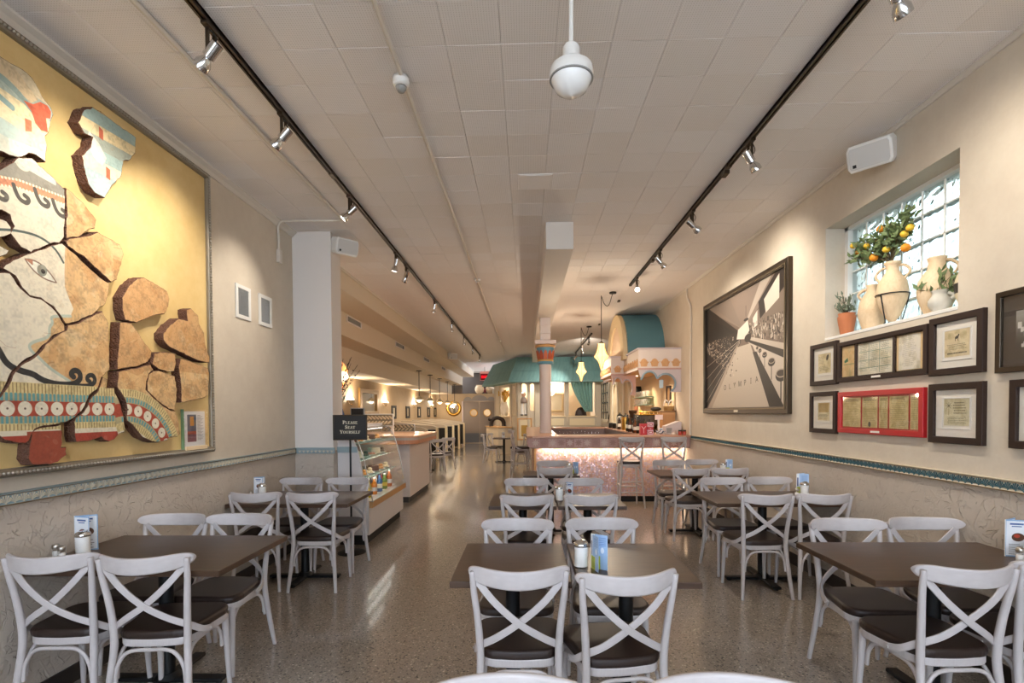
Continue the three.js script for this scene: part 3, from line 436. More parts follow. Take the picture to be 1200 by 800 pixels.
// ---------------------------------------------------------------- the mural: fresco fragments in relief on a gold panel
{
  const t = thing('mural', 'huge gold wall panel with raised broken fresco fragments of a painted face', 'wall relief', [XL, 0, 0], PI / 2);
  const gold = tex(256, 256, (u, v) => mix([216, 182, 118], [230, 201, 142], 0.5 * N8(u * 8, v * 8) + 0.3 * N32(u * 32, v * 32) + 0.2 * N128(u * 128, v * 128)), true, 0.7);
  part(t, 'gold_panel', span(1.5, 4.1, 1.27, 3.46, 0.005, 0.058), std(0xffffff, 0.5, { map: gold, metalness: 0.1 }), 'gold background panel');
  const bars = [[1.46, 4.14, 1.24, 1.285], [1.46, 4.14, 3.445, 3.49], [4.095, 4.14, 1.24, 3.49], [1.46, 1.505, 1.24, 3.49]];
  for (const [a, b, c, d] of bars) part(t, 'frame_bar', span(a, b, c, d, 0.002, 0.085, 0.012), M.silver);
  const bead = new THREE.InstancedMesh(new THREE.SphereGeometry(0.0085, 7, 5), std(0xb0a99b, 0.35, { metalness: 0.7 }), 410), mm = new THREE.Matrix4(); let nb = 0;
  for (let x = 1.48; x < 4.12 && nb < 400; x += 0.022) { bead.setMatrixAt(nb++, mm.makeTranslation(x, 1.262, 0.087)); bead.setMatrixAt(nb++, mm.makeTranslation(x, 3.468, 0.087)); }
  for (let y = 1.28; y < 3.46 && nb < 410; y += 0.022) bead.setMatrixAt(nb++, mm.makeTranslation(4.118, y, 0.087));
  bead.count = nb; bead.name = 'bead'; bead.userData = { kind: 'stuff' }; t.add(bead);
  // paint: plan in centimetres, first number is the distance along the wall from the camera (negative), second the height
  const K = 5.53, fresco = paint(1024, 1217, (g, w, h) => {
    const P = (z, y) => [(-z - 220) * K, (345 - y) * K], poly = (a, fill) => { g.fillStyle = fill; g.beginPath(); for (let i = 0; i < a.length; i += 2) g.lineTo(...P(a[i], a[i + 1])); g.fill(); };
    const line = (a, c, wd) => { g.strokeStyle = c; g.lineWidth = wd * K; g.lineCap = g.lineJoin = 'round'; g.beginPath(); for (let i = 0; i < a.length; i += 2) g.lineTo(...P(a[i], a[i + 1])); g.stroke(); };
    const curve = (a, c, wd) => { g.strokeStyle = c; g.lineWidth = wd * K; g.lineCap = 'round'; g.beginPath(); g.moveTo(...P(a[0], a[1])); for (let i = 2; i + 3 < a.length; i += 2) { const p = P(a[i], a[i + 1]), q = P(a[i + 2], a[i + 3]); g.quadraticCurveTo(p[0], p[1], (p[0] + q[0]) / 2, (p[1] + q[1]) / 2); } g.lineTo(...P(a[a.length - 2], a[a.length - 1])); g.stroke(); };
    const blot = (n, cols, r0, r1, al) => { for (let i = 0; i < n; i++) { g.globalAlpha = rnd(al * 0.3, al); g.fillStyle = cols[Math.floor(rnd(cols.length))]; g.beginPath(); g.ellipse(rnd(w), rnd(h), rnd(r0, r1), rnd(r0, r1) * 0.7, rnd(3), 0, 7); g.fill(); } g.globalAlpha = 1; };
    g.fillStyle = '#dcae78'; g.fillRect(0, 0, w, h);
    blot(700, ['#e6bf8d', '#cf9960', '#d8a36a', '#c99d6e', '#e3c59c', '#c88e55'], 6, 46, 0.5);
    g.globalAlpha = 0.34; poly([-308, 250, -405, 250, -405, 186, -340, 186, -325, 180, -308, 184], '#b0713a'); g.globalAlpha = 1;
    for (let i = 0; i < 260; i++) { g.globalAlpha = rnd(0.1, 0.35); g.strokeStyle = ['#a86a38', '#e8c493', '#8f5a34'][i % 3]; g.lineWidth = rnd(1, 4); const x = rnd(w), y = rnd(h), l = rnd(10, 50); g.beginPath(); g.moveTo(x, y); g.quadraticCurveTo(x + l / 2, y - rnd(0, 14), x + l, y - rnd(4, 26)); g.stroke(); } g.globalAlpha = 1;
    // painted face
    poly([-215, 264, -250, 270, -276, 271, -277, 263, -276, 249, -275, 232, -275, 225, -277, 220, -280, 214, -278, 209.5, -272, 208, -266, 207, -267, 204, -265, 201, -265, 196, -255, 192, -254, 189, -258, 185, -265, 179, -274, 174, -282, 171, -215, 171], '#e6d8c4');
    curve([-278, 209.5, -272, 208.5, -266, 207, -267.5, 204, -265, 201, -265.5, 196, -255, 192, -253.5, 189, -258, 185, -265, 179, -276, 173.5], '#b9c0b2', 1.6);
    line([-276.5, 270, -276.5, 249, -275.5, 226, -277.5, 220], '#d9b28c', 0.5);
    // gray cap, coral band, curls
    poly([-215, 268, -241, 270, -251, 272, -277, 274, -277, 290, -215, 300], '#958f85');
    curve([-252, 283, -249, 281, -252, 278, -256, 279, -256, 282, -253, 281], '#d9d0bf', 1.5);
    poly([-215, 258, -241, 265, -251, 268, -262, 269, -276, 270, -276, 273.5, -262, 273, -251, 272.3, -241, 269.5, -215, 262], '#e3906c');
    for (let i = 0; i < 34; i++) { const z = -218 - i * 1.75, y = z > -251 ? 258 + (-215 - z) * 0.28 : 268 + (-251 - z) * 0.08; for (const o of [0, 3.9]) { g.fillStyle = '#f1e6cf'; const p = P(z, y + o); g.beginPath(); g.arc(p[0], p[1], 0.62 * K, 0, 7); g.fill(); } }
    for (const [z, y] of [[-242, 261], [-253, 264], [-264, 266.5], [-274, 265]]) { curve([z + 5, y + 4.5, z + 3.5, y - 1, z - 1.5, y - 2.5, z - 3, y + 0.5, z - 0.5, y + 1.5], '#5d5751', 2.2); }
    // eye and brow
    curve([-232, 241, -245, 245.5, -253, 247, -260, 247.5, -266, 246, -271, 243, -274.5, 238], '#56605c', 1.2);
    g.fillStyle = '#efe9dd'; g.strokeStyle = '#8b6c5c'; g.lineWidth = 0.7 * K; g.beginPath(); let q = P(-253, 233.5); g.moveTo(...q); g.quadraticCurveTo(...P(-262, 236.5), ...P(-270, 226)); g.quadraticCurveTo(...P(-259, 225), ...P(-253, 233.5)); g.fill(); g.stroke();
    q = P(-262, 230.3); g.fillStyle = '#8f8f84'; g.beginPath(); g.ellipse(q[0], q[1], 2.7 * K, 3.1 * K, 0.4, 0, 7); g.fill(); g.fillStyle = '#2e2a27'; g.beginPath(); g.arc(q[0] + 3, q[1] + 2, 1.2 * K, 0, 7); g.fill(); poly([-253, 233.5, -257, 234.5, -257, 231.5], '#c08064');
    // upper fragments: slanting stripes
    const stripe = (z0, z1, ys, cols, slope) => { for (let i = 0; i < cols.length; i++) poly([z0, ys[i], z1, ys[i] + slope, z1, ys[i + 1] + slope, z0, ys[i + 1]], cols[i]); };
    stripe(-218, -271, [333, 322, 314, 306, 300, 292, 282], ['#d9c4a4', '#a9b3aa', '#efd9ae', '#f0ddb8', '#b9c9c6', '#c9ccc2'], -4);
    poly([-218, 328, -240, 329, -250, 326, -262, 318, -258, 314, -245, 318, -230, 320], '#d8bd98'); curve([-220, 318, -240, 318.5, -250, 316, -258, 311], '#8ea09c', 3.2); curve([-222, 305, -238, 309, -248, 306], '#8ea8a8', 3);
    poly([-254, 313, -259, 314, -263, 317.5, -267, 318, -269, 316, -268.5, 312, -266, 311, -267, 304, -263, 303, -260, 305, -258, 310], '#dd5f40'); poly([-254.5, 304.5, -258, 305, -258, 299.5, -254.5, 298], '#e07a55');
    poly([-246, 290, -266, 293, -268, 284, -246, 284], '#e6e3d8');
    stripe(-284, -332, [333, 325, 318, 311, 304, 297, 283], ['#9db4b2', '#f0d8a8', '#a8aea4', '#a9c1bf', '#f0dfbc', '#a9c4c4'], 3);
    poly([-300, 325.5, -303, 324.5, -303, 318.5, -300, 319], '#d96848'); poly([-304.5, 304, -307.5, 303.5, -307.5, 297, -304.5, 297.5], '#d96848'); poly([-293, 319, -300, 315, -305, 309, -302, 303, -296, 305, -291, 312], '#ece2d4');
    // dark winding lock with spiral ends
    curve([-224, 200, -234, 193, -239, 186, -242, 180, -248, 177, -255, 176, -259, 173.5, -265, 171.7, -272, 171.3, -279, 172, -283, 175, -282.5, 179, -279, 180, -276.5, 177.5, -278.5, 176], '#35312e', 3.1);
    curve([-274, 171.2, -284, 171, -290, 171.8, -293, 174.5, -291.5, 178, -288, 177.5, -287, 175, -289, 174], '#35312e', 2.6);
    // necklace bands
    const ticks = (y0, y1, base, tick, st, wd) => { poly([-215, y0, -309, y0, -309, y1, -215, y1], base); for (let z = -216; z > -309; z -= st) line([z, y0 + 0.5, z, y1 - 0.5], tick, wd); };
    ticks(165.7, 171.3, '#dcc48a', '#8a6f45', 1.9, 0.45); ticks(161.8, 165.9, '#b3a47c', '#5f9aa0', 2.3, 1.35); poly([-215, 154, -309, 154, -309, 162, -215, 162], '#b4452d'); ticks(150.6, 154.3, '#b3a47c', '#5f9aa0', 2.3, 1.35); ticks(147, 150.8, '#dcc48a', '#8a6f45', 1.9, 0.45);
    poly([-215, 144, -309, 144, -309, 147.2, -215, 147.2], '#ddd0bd'); poly([-215, 130, -309, 130, -309, 144.6, -215, 144.6], '#b3402d');
    const disc = (z, y, r) => { const p = P(z, y); g.fillStyle = '#e4d8c6'; g.beginPath(); g.arc(p[0], p[1], r * K, 0, 7); g.fill(); g.fillStyle = '#6b5445'; g.beginPath(); g.arc(p[0], p[1], 0.55 * K, 0, 7); g.fill(); };
    for (let i = 0; i < 11; i++) disc(-224 - i * 8.8, 158.2, 3.7);
    const c = P(-316, 121), arcBand = (r0, r1, col) => { g.strokeStyle = col; g.lineWidth = (r1 - r0) * K; g.lineCap = 'butt'; g.beginPath(); g.arc(c[0], c[1], (r0 + r1) / 2 * K, -PI / 2 - 0.3, 0.1); g.stroke(); }, arcTicks = (r0, r1, col, wd, st) => { g.strokeStyle = col; g.lineWidth = wd * K; for (let a = -PI / 2 - 0.1; a < 0.1; a += st) { g.beginPath(); g.moveTo(c[0] + Math.cos(a) * (r0 + 0.5) * K, c[1] + Math.sin(a) * (r0 + 0.5) * K); g.lineTo(c[0] + Math.cos(a) * (r1 - 0.5) * K, c[1] + Math.sin(a) * (r1 - 0.5) * K); g.stroke(); } };
    g.save(); g.beginPath(); g.rect(...P(-307.5, 178), 80 * K, 60 * K); g.clip();
    arcBand(45, 50, '#dcc48a'); arcTicks(45, 50, '#8a6f45', 0.45, 0.042); arcBand(41, 45, '#b3a47c'); arcTicks(41, 45, '#5f9aa0', 1.35, 0.055); arcBand(33, 41, '#b4452d'); arcBand(29, 33, '#b3a47c'); arcTicks(29, 33, '#5f9aa0', 1.3, 0.075); arcBand(24, 29, '#dcc48a'); arcTicks(24, 29, '#8a6f45', 0.45, 0.07); arcBand(12, 24, '#e0d2c0');
    for (let i = 0; i < 6; i++) { const a = -PI / 2 + 0.02 + i * 0.235; disc(-(316 + Math.cos(a) * 37), 121 - Math.sin(a) * 37, 3.5); }
    g.restore();
    poly([-222 - 29, 146.5, -275, 146.5, -275, 125, -251, 125], '#a5472f');
    blot(900, ['#f2e6d3', '#b98d63', '#caa37c', '#efe2cf', '#a98060'], 2, 14, 0.16);
    g.globalAlpha = 0.4; g.strokeStyle = '#9a6a4c'; for (let i = 0; i < 60; i++) { let x = rnd(w), y = rnd(h), a = rnd(6.3); g.lineWidth = rnd(0.6, 1.8); g.beginPath(); g.moveTo(x, y); for (let k = 0; k < 5; k++) { a += rnd(-0.7, 0.7); x += Math.cos(a) * 14; y += Math.sin(a) * 14; g.lineTo(x, y); } g.stroke(); } g.globalAlpha = 1;
    const im = g.getImageData(0, 0, w, h), D = im.data; for (let y = 0; y < h; y++) for (let x = 0; x < w; x++) { const i = (y * w + x) * 4, n = 0.5 * N32(x / 26, y / 26) + 0.5 * N128(x / 6, y / 6), stone = D[i] - D[i + 2] > 62 && D[i] > 170 ? 1 : 0.55, k = 1 - stone * 0.38 * Math.max(0, n - 0.42), a = (D[i] + D[i + 1] + D[i + 2]) / 3, q = 0.12; for (let c = 0; c < 3; c++) D[i + c] = (D[i + c] * (1 - q) + (a * 0.96 + 10) * q) * (c === 2 ? k * 0.96 : k); } g.putImageData(im, 0, 0);
  });
  fresco.repeat.set(100 * K / 1024, 100 * K / 1217); fresco.offset.set(-2.2 * 100 * K / 1024, 1 - 3.45 * 100 * K / 1217);
  const face = std(0xffffff, 0.8, { map: fresco, bumpMap: roughBump, bumpScale: 0.002 }), side = std(0x6e4a38, 0.95, { bumpMap: roughBump, bumpScale: 0.02 });
  const F = [
    [-223,320,-238,328,-243,327,-248,327,-254,328,-259,327,-264,321,-269,318,-270,315,-268,308,-267,304,-265,301,-266,297,-265,288,-260,289,-256,288,-252,284,-246,282,-242,282,-222,274],
    [-290,329,-296,334,-302,335,-311,334,-329,334,-328,324,-324,318,-318,314,-316,304,-308,294,-303,285,-296,285,-292,288,-290,293,-288,302,-294,310,-296,317,-290,316,-286,320],
    [-223,263,-241,272,-245,276,-251,283,-258,286,-262,284,-268,282,-274,279,-276,278,-276,271,-276,264,-275,257,-275,252,-272,248,-267,246,-263,243,-260,241,-256,238,-251,239,-248,242,-246,244,-248,248,-246,253,-242,254,-223,246],
    [-277,279,-281,278,-288,275,-296,269,-295,264,-291,262,-285,256,-276.5,252,-276.5,258,-277,264,-277,271],
    [-242,226,-247,231,-254,236,-264,242,-268,245,-274,248,-276,247,-281,245,-290,240,-298,236,-305,234,-304,227,-302,222,-292,213,-281,207,-275,205,-272,209,-268,213,-261,216,-255,216,-251,219,-248,224,-245,225],
    [-276,250,-278,252,-285,255,-291,258,-297,262,-305,261,-313,260,-316,255,-312,244,-310,238,-306,235.5,-300,238.5,-292,242.5,-287,245.5,-280,247,-277,248],
    [-221,218,-240,223,-245,224,-247,222,-250,218,-255,215,-261,215,-267,212,-271,208,-274,204,-274,201,-268,198,-263,193,-259,189,-255,185,-250,182,-245,177,-242,171,-238,164,-219,164],
    [-275,201,-276,204,-282,206,-292,212,-299,216,-303,210,-303,199,-303,182,-297,177,-294,170,-288,166,-285,160,-283,157,-277,153,-275,152,-267,150,-258,149,-255,148,-253,145,-252,142,-250,141,-244,142,-240,143,-238,145,-227,145,-226,161,-237,162,-239,164,-243,170,-246,176,-251,181,-256,184,-260,188,-264,193,-269,197],
    [-254,144,-254,146,-258,148,-270,149.5,-271,145,-270,137,-273,137,-273,133,-268,130,-264,129,-254,130,-252,133,-253,140],
    [-299,177,-302,176,-300,171,-307,171,-307.5,168,-310.5,163,-313.5,155,-314.5,147,-314,144,-310,143,-306,140,-302,139,-299,140,-297,142,-293,141,-287,140,-283,140,-280,140,-279,144,-279,151,-280,153,-285,156,-288,160,-289,163,-295,168],
    [-310,181,-318,183,-330,186,-337,188,-339.5,185,-335,182,-333,177,-332,171,-339,166,-347,161,-356,157,-360,157,-363,150,-365,141,-362,139,-355,139,-351,137,-344,136,-337,137,-329,140,-324,145,-320,149,-316,151,-315.5,153,-316.5,159,-314.5,165,-311.5,169,-309,172],
    [-313,212,-322,213,-327,208,-334,201,-339,197,-338,193.5,-335,190,-328,187,-319,185,-310,183,-310,188,-312,200],
    [-315,228,-321,237,-328,243,-334,245,-339,244,-346,243,-355,241,-357,236,-356,231,-352,225,-344,223,-333,218,-326,214.5,-317,214.5,-315,220],
    [-350,211,-357,218,-366,224,-376,224,-375,232,-380,234,-388,230,-389,224,-395,218,-396,209,-401,200,-401,196,-393,196,-383,197,-364,201,-355,203,-350,207],
    [-341,196,-352,198,-361,198,-362,192,-360,186,-353,185,-345,186,-339,189,-340,192],
    [-340.5,184,-345,184.5,-354,183,-361,182,-363,173,-362,164,-360,158,-354,159,-346,163,-340,167,-334.5,171,-334.5,176,-336.5,182],
    [-368,195,-373,195,-388,193,-400,191,-401,187,-399,170,-395,168,-382,166,-372,164,-368,164,-368,176,-366,190],
    [-225,243,-240,249,-244,249,-246,247,-246,244,-242,241,-225,235],
    [-225,230,-240,236,-244,235,-243,233,-240,231,-225,225],
  ];
  for (const a of F) {
    const pts = []; const n = a.length / 2;
    for (let i = 0; i < n; i++) { const p = [-a[i * 2] / 100, a[i * 2 + 1] / 100], q = [-a[(i + 1) % n * 2] / 100, a[((i + 1) % n) * 2 + 1] / 100], l = Math.hypot(q[0] - p[0], q[1] - p[1]), k = Math.max(1, Math.round(l / 0.025)); for (let j = 0; j < k; j++) { const r = j ? 0.0035 : 0.001; pts.push([p[0] + (q[0] - p[0]) * j / k + rnd(-r, r), p[1] + (q[1] - p[1]) * j / k + rnd(-r, r)]); } }
    part(t, 'fragment', plate(pts, 0.066 + rnd(-0.004, 0.006), 0.004, [], 0.0035).translate(0, 0, 0.056), [face, side]);
  }
}
{
  const t = thing('placard', 'small clear placard with a picture sheet at the lower corner of the gold mural', 'placard', [XL + 0.06, 0, 0], PI / 2);
  const sheet = paint(256, 300, (g, w, h) => { g.fillStyle = '#dcdcda'; g.fillRect(0, 0, w, h); g.fillStyle = '#35516b'; g.fillRect(30, 28, 112, 180); g.fillStyle = '#c58a3f'; g.fillRect(66, 44, 46, 80); g.fillStyle = '#8e3326'; g.fillRect(30, 170, 112, 90); g.fillStyle = '#35516b'; for (let i = 0; i < 5; i++) g.fillRect(36 + i * 22, 196, 10, 60); g.fillStyle = '#888'; for (let i = 0; i < 22; i++) g.fillRect(156, 34 + i * 10, 40 + (i * 29) % 46, 4); });
  part(t, 'sheet', box(0.24, 0.27, 0.004, 3.895, 1.435, 0.014), std(0xffffff, 0.6, { map: sheet })); { const u = t.children[0].geometry.attributes.uv, p = t.children[0].geometry.attributes.position; for (let i = 0; i < u.count; i++) u.setXY(i, (p.getX(i) - 3.775) / 0.24, (p.getY(i) - 1.30) / 0.27); }
  part(t, 'acrylic_front', box(0.28, 0.31, 0.004, 3.895, 1.43, 0.022, 0.001), M.glass); part(t, 'acrylic_lip', box(0.26, 0.03, 0.03, 3.895, 1.288, 0.016, 0.004), std(0xe8cfa6, 0.2)); part(t, 'acrylic_edge', span(3.753, 3.759, 1.275, 1.585, 0, 0.022), std(0x6f8f6a, 0.3));
}
for (const [z, lab] of [[-4.73, 'white wall grille nearer the mural'], [-5.135, 'white wall grille nearer the pilaster']]) {
  const t = thing('wall_grille', lab, 'air vent', [XL, 2.585, z], PI / 2, 'white wall grilles');
  part(t, 'frame', plate([[-0.125, -0.155], [0.125, -0.155], [0.125, 0.155], [-0.125, 0.155]], 0.014, 0.003, [[[-0.09, -0.12], [0.09, -0.12], [0.09, 0.12], [-0.09, 0.12]]]), M.white); part(t, 'backing', box(0.18, 0.24, 0.004, 0, 0, 0.003), M.darkgrey);
  for (let i = 0; i < 12; i++) part(t, 'slat', new THREE.BoxGeometry(0.018 * 0.55, 0.24, 0.002).rotateY(0.5).translate(-0.083 + i * 0.0151, 0, 0.009), M.white);
}
// ---------------------------------------------------------------- framed things on the photograph wall
const quadUV = (g, x0, y0, w, h) => { const u = g.attributes.uv, p = g.attributes.position; for (let i = 0; i < u.count; i++) u.setXY(i, (p.getX(i) - x0) / w, (p.getY(i) - y0) / h); return g; };
function picture(name, label, category, z0, z1, y0, y1, fw, fm, depth, build) { // z0 is the far edge
  const t = thing(name, label, category, [XR, 0, 0], -PI / 2), x0 = z0, x1 = z1;
  part(t, 'frame', plate([[x0, y0], [x1, y0], [x1, y1], [x0, y1]], depth, 0.004, [[[x0 + fw, y0 + fw], [x1 - fw, y0 + fw], [x1 - fw, y1 - fw], [x0 + fw, y1 - fw]]]), fm);
  const sheet = (n, a, b, c, d, z, mat) => part(t, n, quadUV(span(a, b, c, d, z - 0.003, z), a, c, b - a, d - c), mat);
  build(t, sheet, x0 + fw, x1 - fw, y0 + fw, y1 - fw);
  if (category !== 'framed photograph') part(t, 'glazing', span(x0 + fw, x1 - fw, y0 + fw, y1 - fw, depth * 0.62, depth * 0.62 + 0.001), M.glass); return t;
}
const squiggle = (g, x, y, w, n, lh, col, th = 2) => { g.fillStyle = col; for (let i = 0; i < n; i++) { let p = x + rnd(0, w * 0.12); const e = x + w - rnd(0, w * 0.2); while (p < e) { const l = rnd(4, 14); g.fillRect(p, y + i * lh, Math.min(l, e - p), th); p += l + rnd(2, 5); } } };
const leafPaper = (draw, bg = '#d9cba6') => std(0xffffff, 0.8, { map: paint(256, 256, (g, w, h) => { g.fillStyle = bg; g.fillRect(0, 0, w, h); g.globalAlpha = 0.12; for (let i = 0; i < 60; i++) { g.fillStyle = i % 2 ? '#8a7448' : '#fff4d6'; g.beginPath(); g.arc(rnd(w), rnd(h), rnd(8, 40), 0, 7); g.fill(); } g.globalAlpha = 1; draw(g, w, h); }) });
const inset = (t, sheet, a, b, c, d, k, mat) => { sheet('mat_board', a, b, c, d, 0.012, M.mat); const w = b - a, h = d - c; part(t, 'mat_bevel', plate([[a + w * (k - 0.05), c + h * (k - 0.05)], [b - w * (k - 0.05), c + h * (k - 0.05)], [b - w * (k - 0.05), d - h * (k - 0.05)], [a + w * (k - 0.05), d - h * (k - 0.05)]], 0.004, 0.001, [[[a + w * (k - 0.02), c + h * (k - 0.02)], [b - w * (k - 0.02), c + h * (k - 0.02)], [b - w * (k - 0.02), d - h * (k - 0.02)], [a + w * (k - 0.02), d - h * (k - 0.02)]]]).translate(0, 0, 0.012), M.white); sheet('print', a + w * k, b - w * k, c + h * (k + 0.03), d - h * (k - 0.03), 0.0135, mat); };
const FD = 0.032;
picture('framed_menu', 'small dark framed clipping, upper of the two beside the large photograph', 'framed picture', -4.885, -4.48, 1.775, 2.15, 0.04, M.frameDark, FD, (t, s, a, b, c, d) => { inset(t, s, a, b, c, d, 0.2, leafPaper((g) => { g.fillStyle = '#2d2a22'; g.beginPath(); g.ellipse(190, 60, 22, 40, 0.4, 0, 7); g.fill(); squiggle(g, 16, 40, 120, 6, 16, '#5a513f', 3); squiggle(g, 20, 170, 210, 4, 16, '#3d372b', 5); })); });
picture('framed_menu', 'wide dark frame holding three old menus in a row', 'framed picture', -4.465, -3.485, 1.785, 2.12, 0.035, M.frameDark, FD, (t, s, a, b, c, d) => {
  const w = b - a, lp = leafPaper((g, W_, h) => { g.fillStyle = '#3c7d5d'; g.beginPath(); g.moveTo(40, 120); g.lineTo(110, 95); g.lineTo(118, 128); g.lineTo(50, 140); g.fill(); g.fillRect(30, 150, 200, 4); g.fillRect(150, 150, 4, 106); }, '#e2c08a'), grid = leafPaper((g) => { for (const [x, k] of [[14, 12], [92, 12], [170, 12]]) squiggle(g, x, 16, 60, 20, 11, '#74806f', 3); g.fillStyle = '#2d6f5c'; for (const y of [70, 140, 200]) g.fillRect(10, y, 230, 3); g.fillRect(82, 10, 3, 200); g.fillRect(160, 10, 3, 236); }, '#e8e2cf'), pg = leafPaper((g) => squiggle(g, 40, 20, 170, 20, 11, '#8c8378', 2), '#e6dfd2');
  s('backing', a, b, c, d, 0.008, M.frameDark); s('menu_sheet', a + w * 0.01, a + w * 0.2, c + 0.008, d - 0.008, 0.013, lp); s('menu_sheet', a + w * 0.235, a + w * 0.675, c + 0.008, d - 0.008, 0.013, grid); s('menu_sheet', a + w * 0.71, a + w * 0.99, c + 0.008, d - 0.008, 0.013, std(0xe0c391, 0.8)); s('menu_sheet', a + w * 0.735, a + w * 0.955, c + 0.012, d - 0.012, 0.015, pg);
  for (const k of [0.215, 0.69]) part(t, 'divider', span(a + w * k - 0.012, a + w * k + 0.012, c, d, 0.01, 0.024, 0.002), M.frameDark);
  part(t, 'caption_plate', span(-3.975 - 0.05, -3.975 + 0.05, 1.797, 1.812, FD - 0.001, FD + 0.002), M.paper);
});
picture('framed_menu', 'dark framed drawing of a small figure over printed lines, under the window corner', 'framed picture', -3.468, -3.068, 1.768, 2.142, 0.042, M.frameDark, FD, (t, s, a, b, c, d) => { inset(t, s, a, b, c, d, 0.21, leafPaper((g) => { g.fillStyle = '#2b2822'; g.beginPath(); g.ellipse(128, 76, 20, 14, -0.5, 0, 7); g.fill(); g.beginPath(); g.ellipse(146, 58, 8, 12, 0.2, 0, 7); g.fill(); g.fillRect(110, 80, 6, 30); g.fillRect(138, 82, 6, 28); squiggle(g, 24, 140, 210, 4, 15, '#4d4434', 4); g.fillStyle = '#2b2822'; squiggle(g, 12, 218, 230, 1, 12, '#2b2822', 12); }, '#d9c7a2')); });
picture('framed_photograph', 'large dark framed black and white picture cut by the picture edge', 'framed picture', -2.99, -2.30, 1.752, 2.205, 0.032, M.bronze, FD, (t, s, a, b, c, d) => { s('mat_board', a, b, c, d, 0.012, std(0x4b443c, 0.9)); s('print', a + 0.075, b - 0.11, c + 0.10, d - 0.09, 0.0135, leafPaper((g, w, h) => { const q = g.createLinearGradient(0, 0, 0, h); q.addColorStop(0, '#a8a49a'); q.addColorStop(1, '#3d3a35'); g.fillStyle = q; g.fillRect(0, 0, w, h); for (let i = 0; i < 60; i++) { g.fillStyle = ['#2d2b28', '#77736b', '#cfcac0'][i % 3]; g.fillRect(rnd(w), 70 + rnd(170), rnd(8, 26), rnd(14, 50)); } }, '#777')); });
picture('framed_menu', 'small dark framed clipping, lower of the two beside the large photograph', 'framed picture', -4.89, -4.485, 1.345, 1.715, 0.04, M.frameDark, FD, (t, s, a, b, c, d) => { inset(t, s, a, b, c, d, 0.22, leafPaper((g) => { g.fillStyle = '#b89c66'; g.fillRect(20, 10, 216, 130); squiggle(g, 40, 30, 180, 6, 16, '#6b5936', 3); squiggle(g, 20, 170, 210, 6, 13, '#4d4434', 4); })); });
picture('framed_menu', 'wide red frame holding five strips of old yellowed menu', 'framed picture', -4.452, -3.51, 1.36, 1.70, 0.042, M.frameRed, FD, (t, s, a, b, c, d) => {
  const w = b - a; s('backing', a, b, c, d, 0.008, M.frameRed);
  for (const [u, v] of [[0.0, 0.27], [0.29, 0.5], [0.515, 0.63], [0.645, 0.87], [0.885, 1.0]]) s('menu_strip', a + w * u + 0.003, a + w * v - 0.003, c + 0.01, d - 0.01, 0.013, leafPaper((g) => { squiggle(g, 16, 14, 225, 2, 12, '#3f3828', 5); squiggle(g, 16, 44, 225, 18, 11.5, '#7b6d48', 2.5); if (u === 0.29) { g.fillStyle = '#35342f'; g.beginPath(); g.arc(128, 228, 22, 0, 7); g.fill(); } }, '#c9b684'));
  part(t, 'caption_plate', span(-3.98 - 0.05, -3.98 + 0.05, 1.374, 1.389, FD - 0.001, FD + 0.002), M.paper);
});
picture('framed_menu', 'dark framed announcement with a flower sketch, in the lower row', 'framed picture', -3.466, -3.064, 1.335, 1.715, 0.042, M.frameDark, FD, (t, s, a, b, c, d) => { inset(t, s, a, b, c, d, 0.21, leafPaper((g) => { g.strokeStyle = '#4a4a3c'; g.lineWidth = 4; for (let i = 0; i < 8; i++) { g.beginPath(); g.moveTo(50, 70); g.lineTo(50 + Math.cos(i * 0.785) * 34, 70 + Math.sin(i * 0.785) * 34); g.stroke(); } g.fillRect(48, 70, 4, 90); squiggle(g, 90, 40, 150, 5, 24, '#333026', 7); squiggle(g, 20, 176, 220, 5, 14, '#444034', 4); }, '#cfc7a8')); });
picture('framed_menu', 'dark framed print at the picture edge in the lower row', 'framed picture', -2.90, -2.50, 1.335, 1.71, 0.042, M.frameDark, FD, (t, s, a, b, c, d) => { inset(t, s, a, b, c, d, 0.22, leafPaper((g) => squiggle(g, 20, 20, 210, 15, 14, '#5a513f', 3))); });
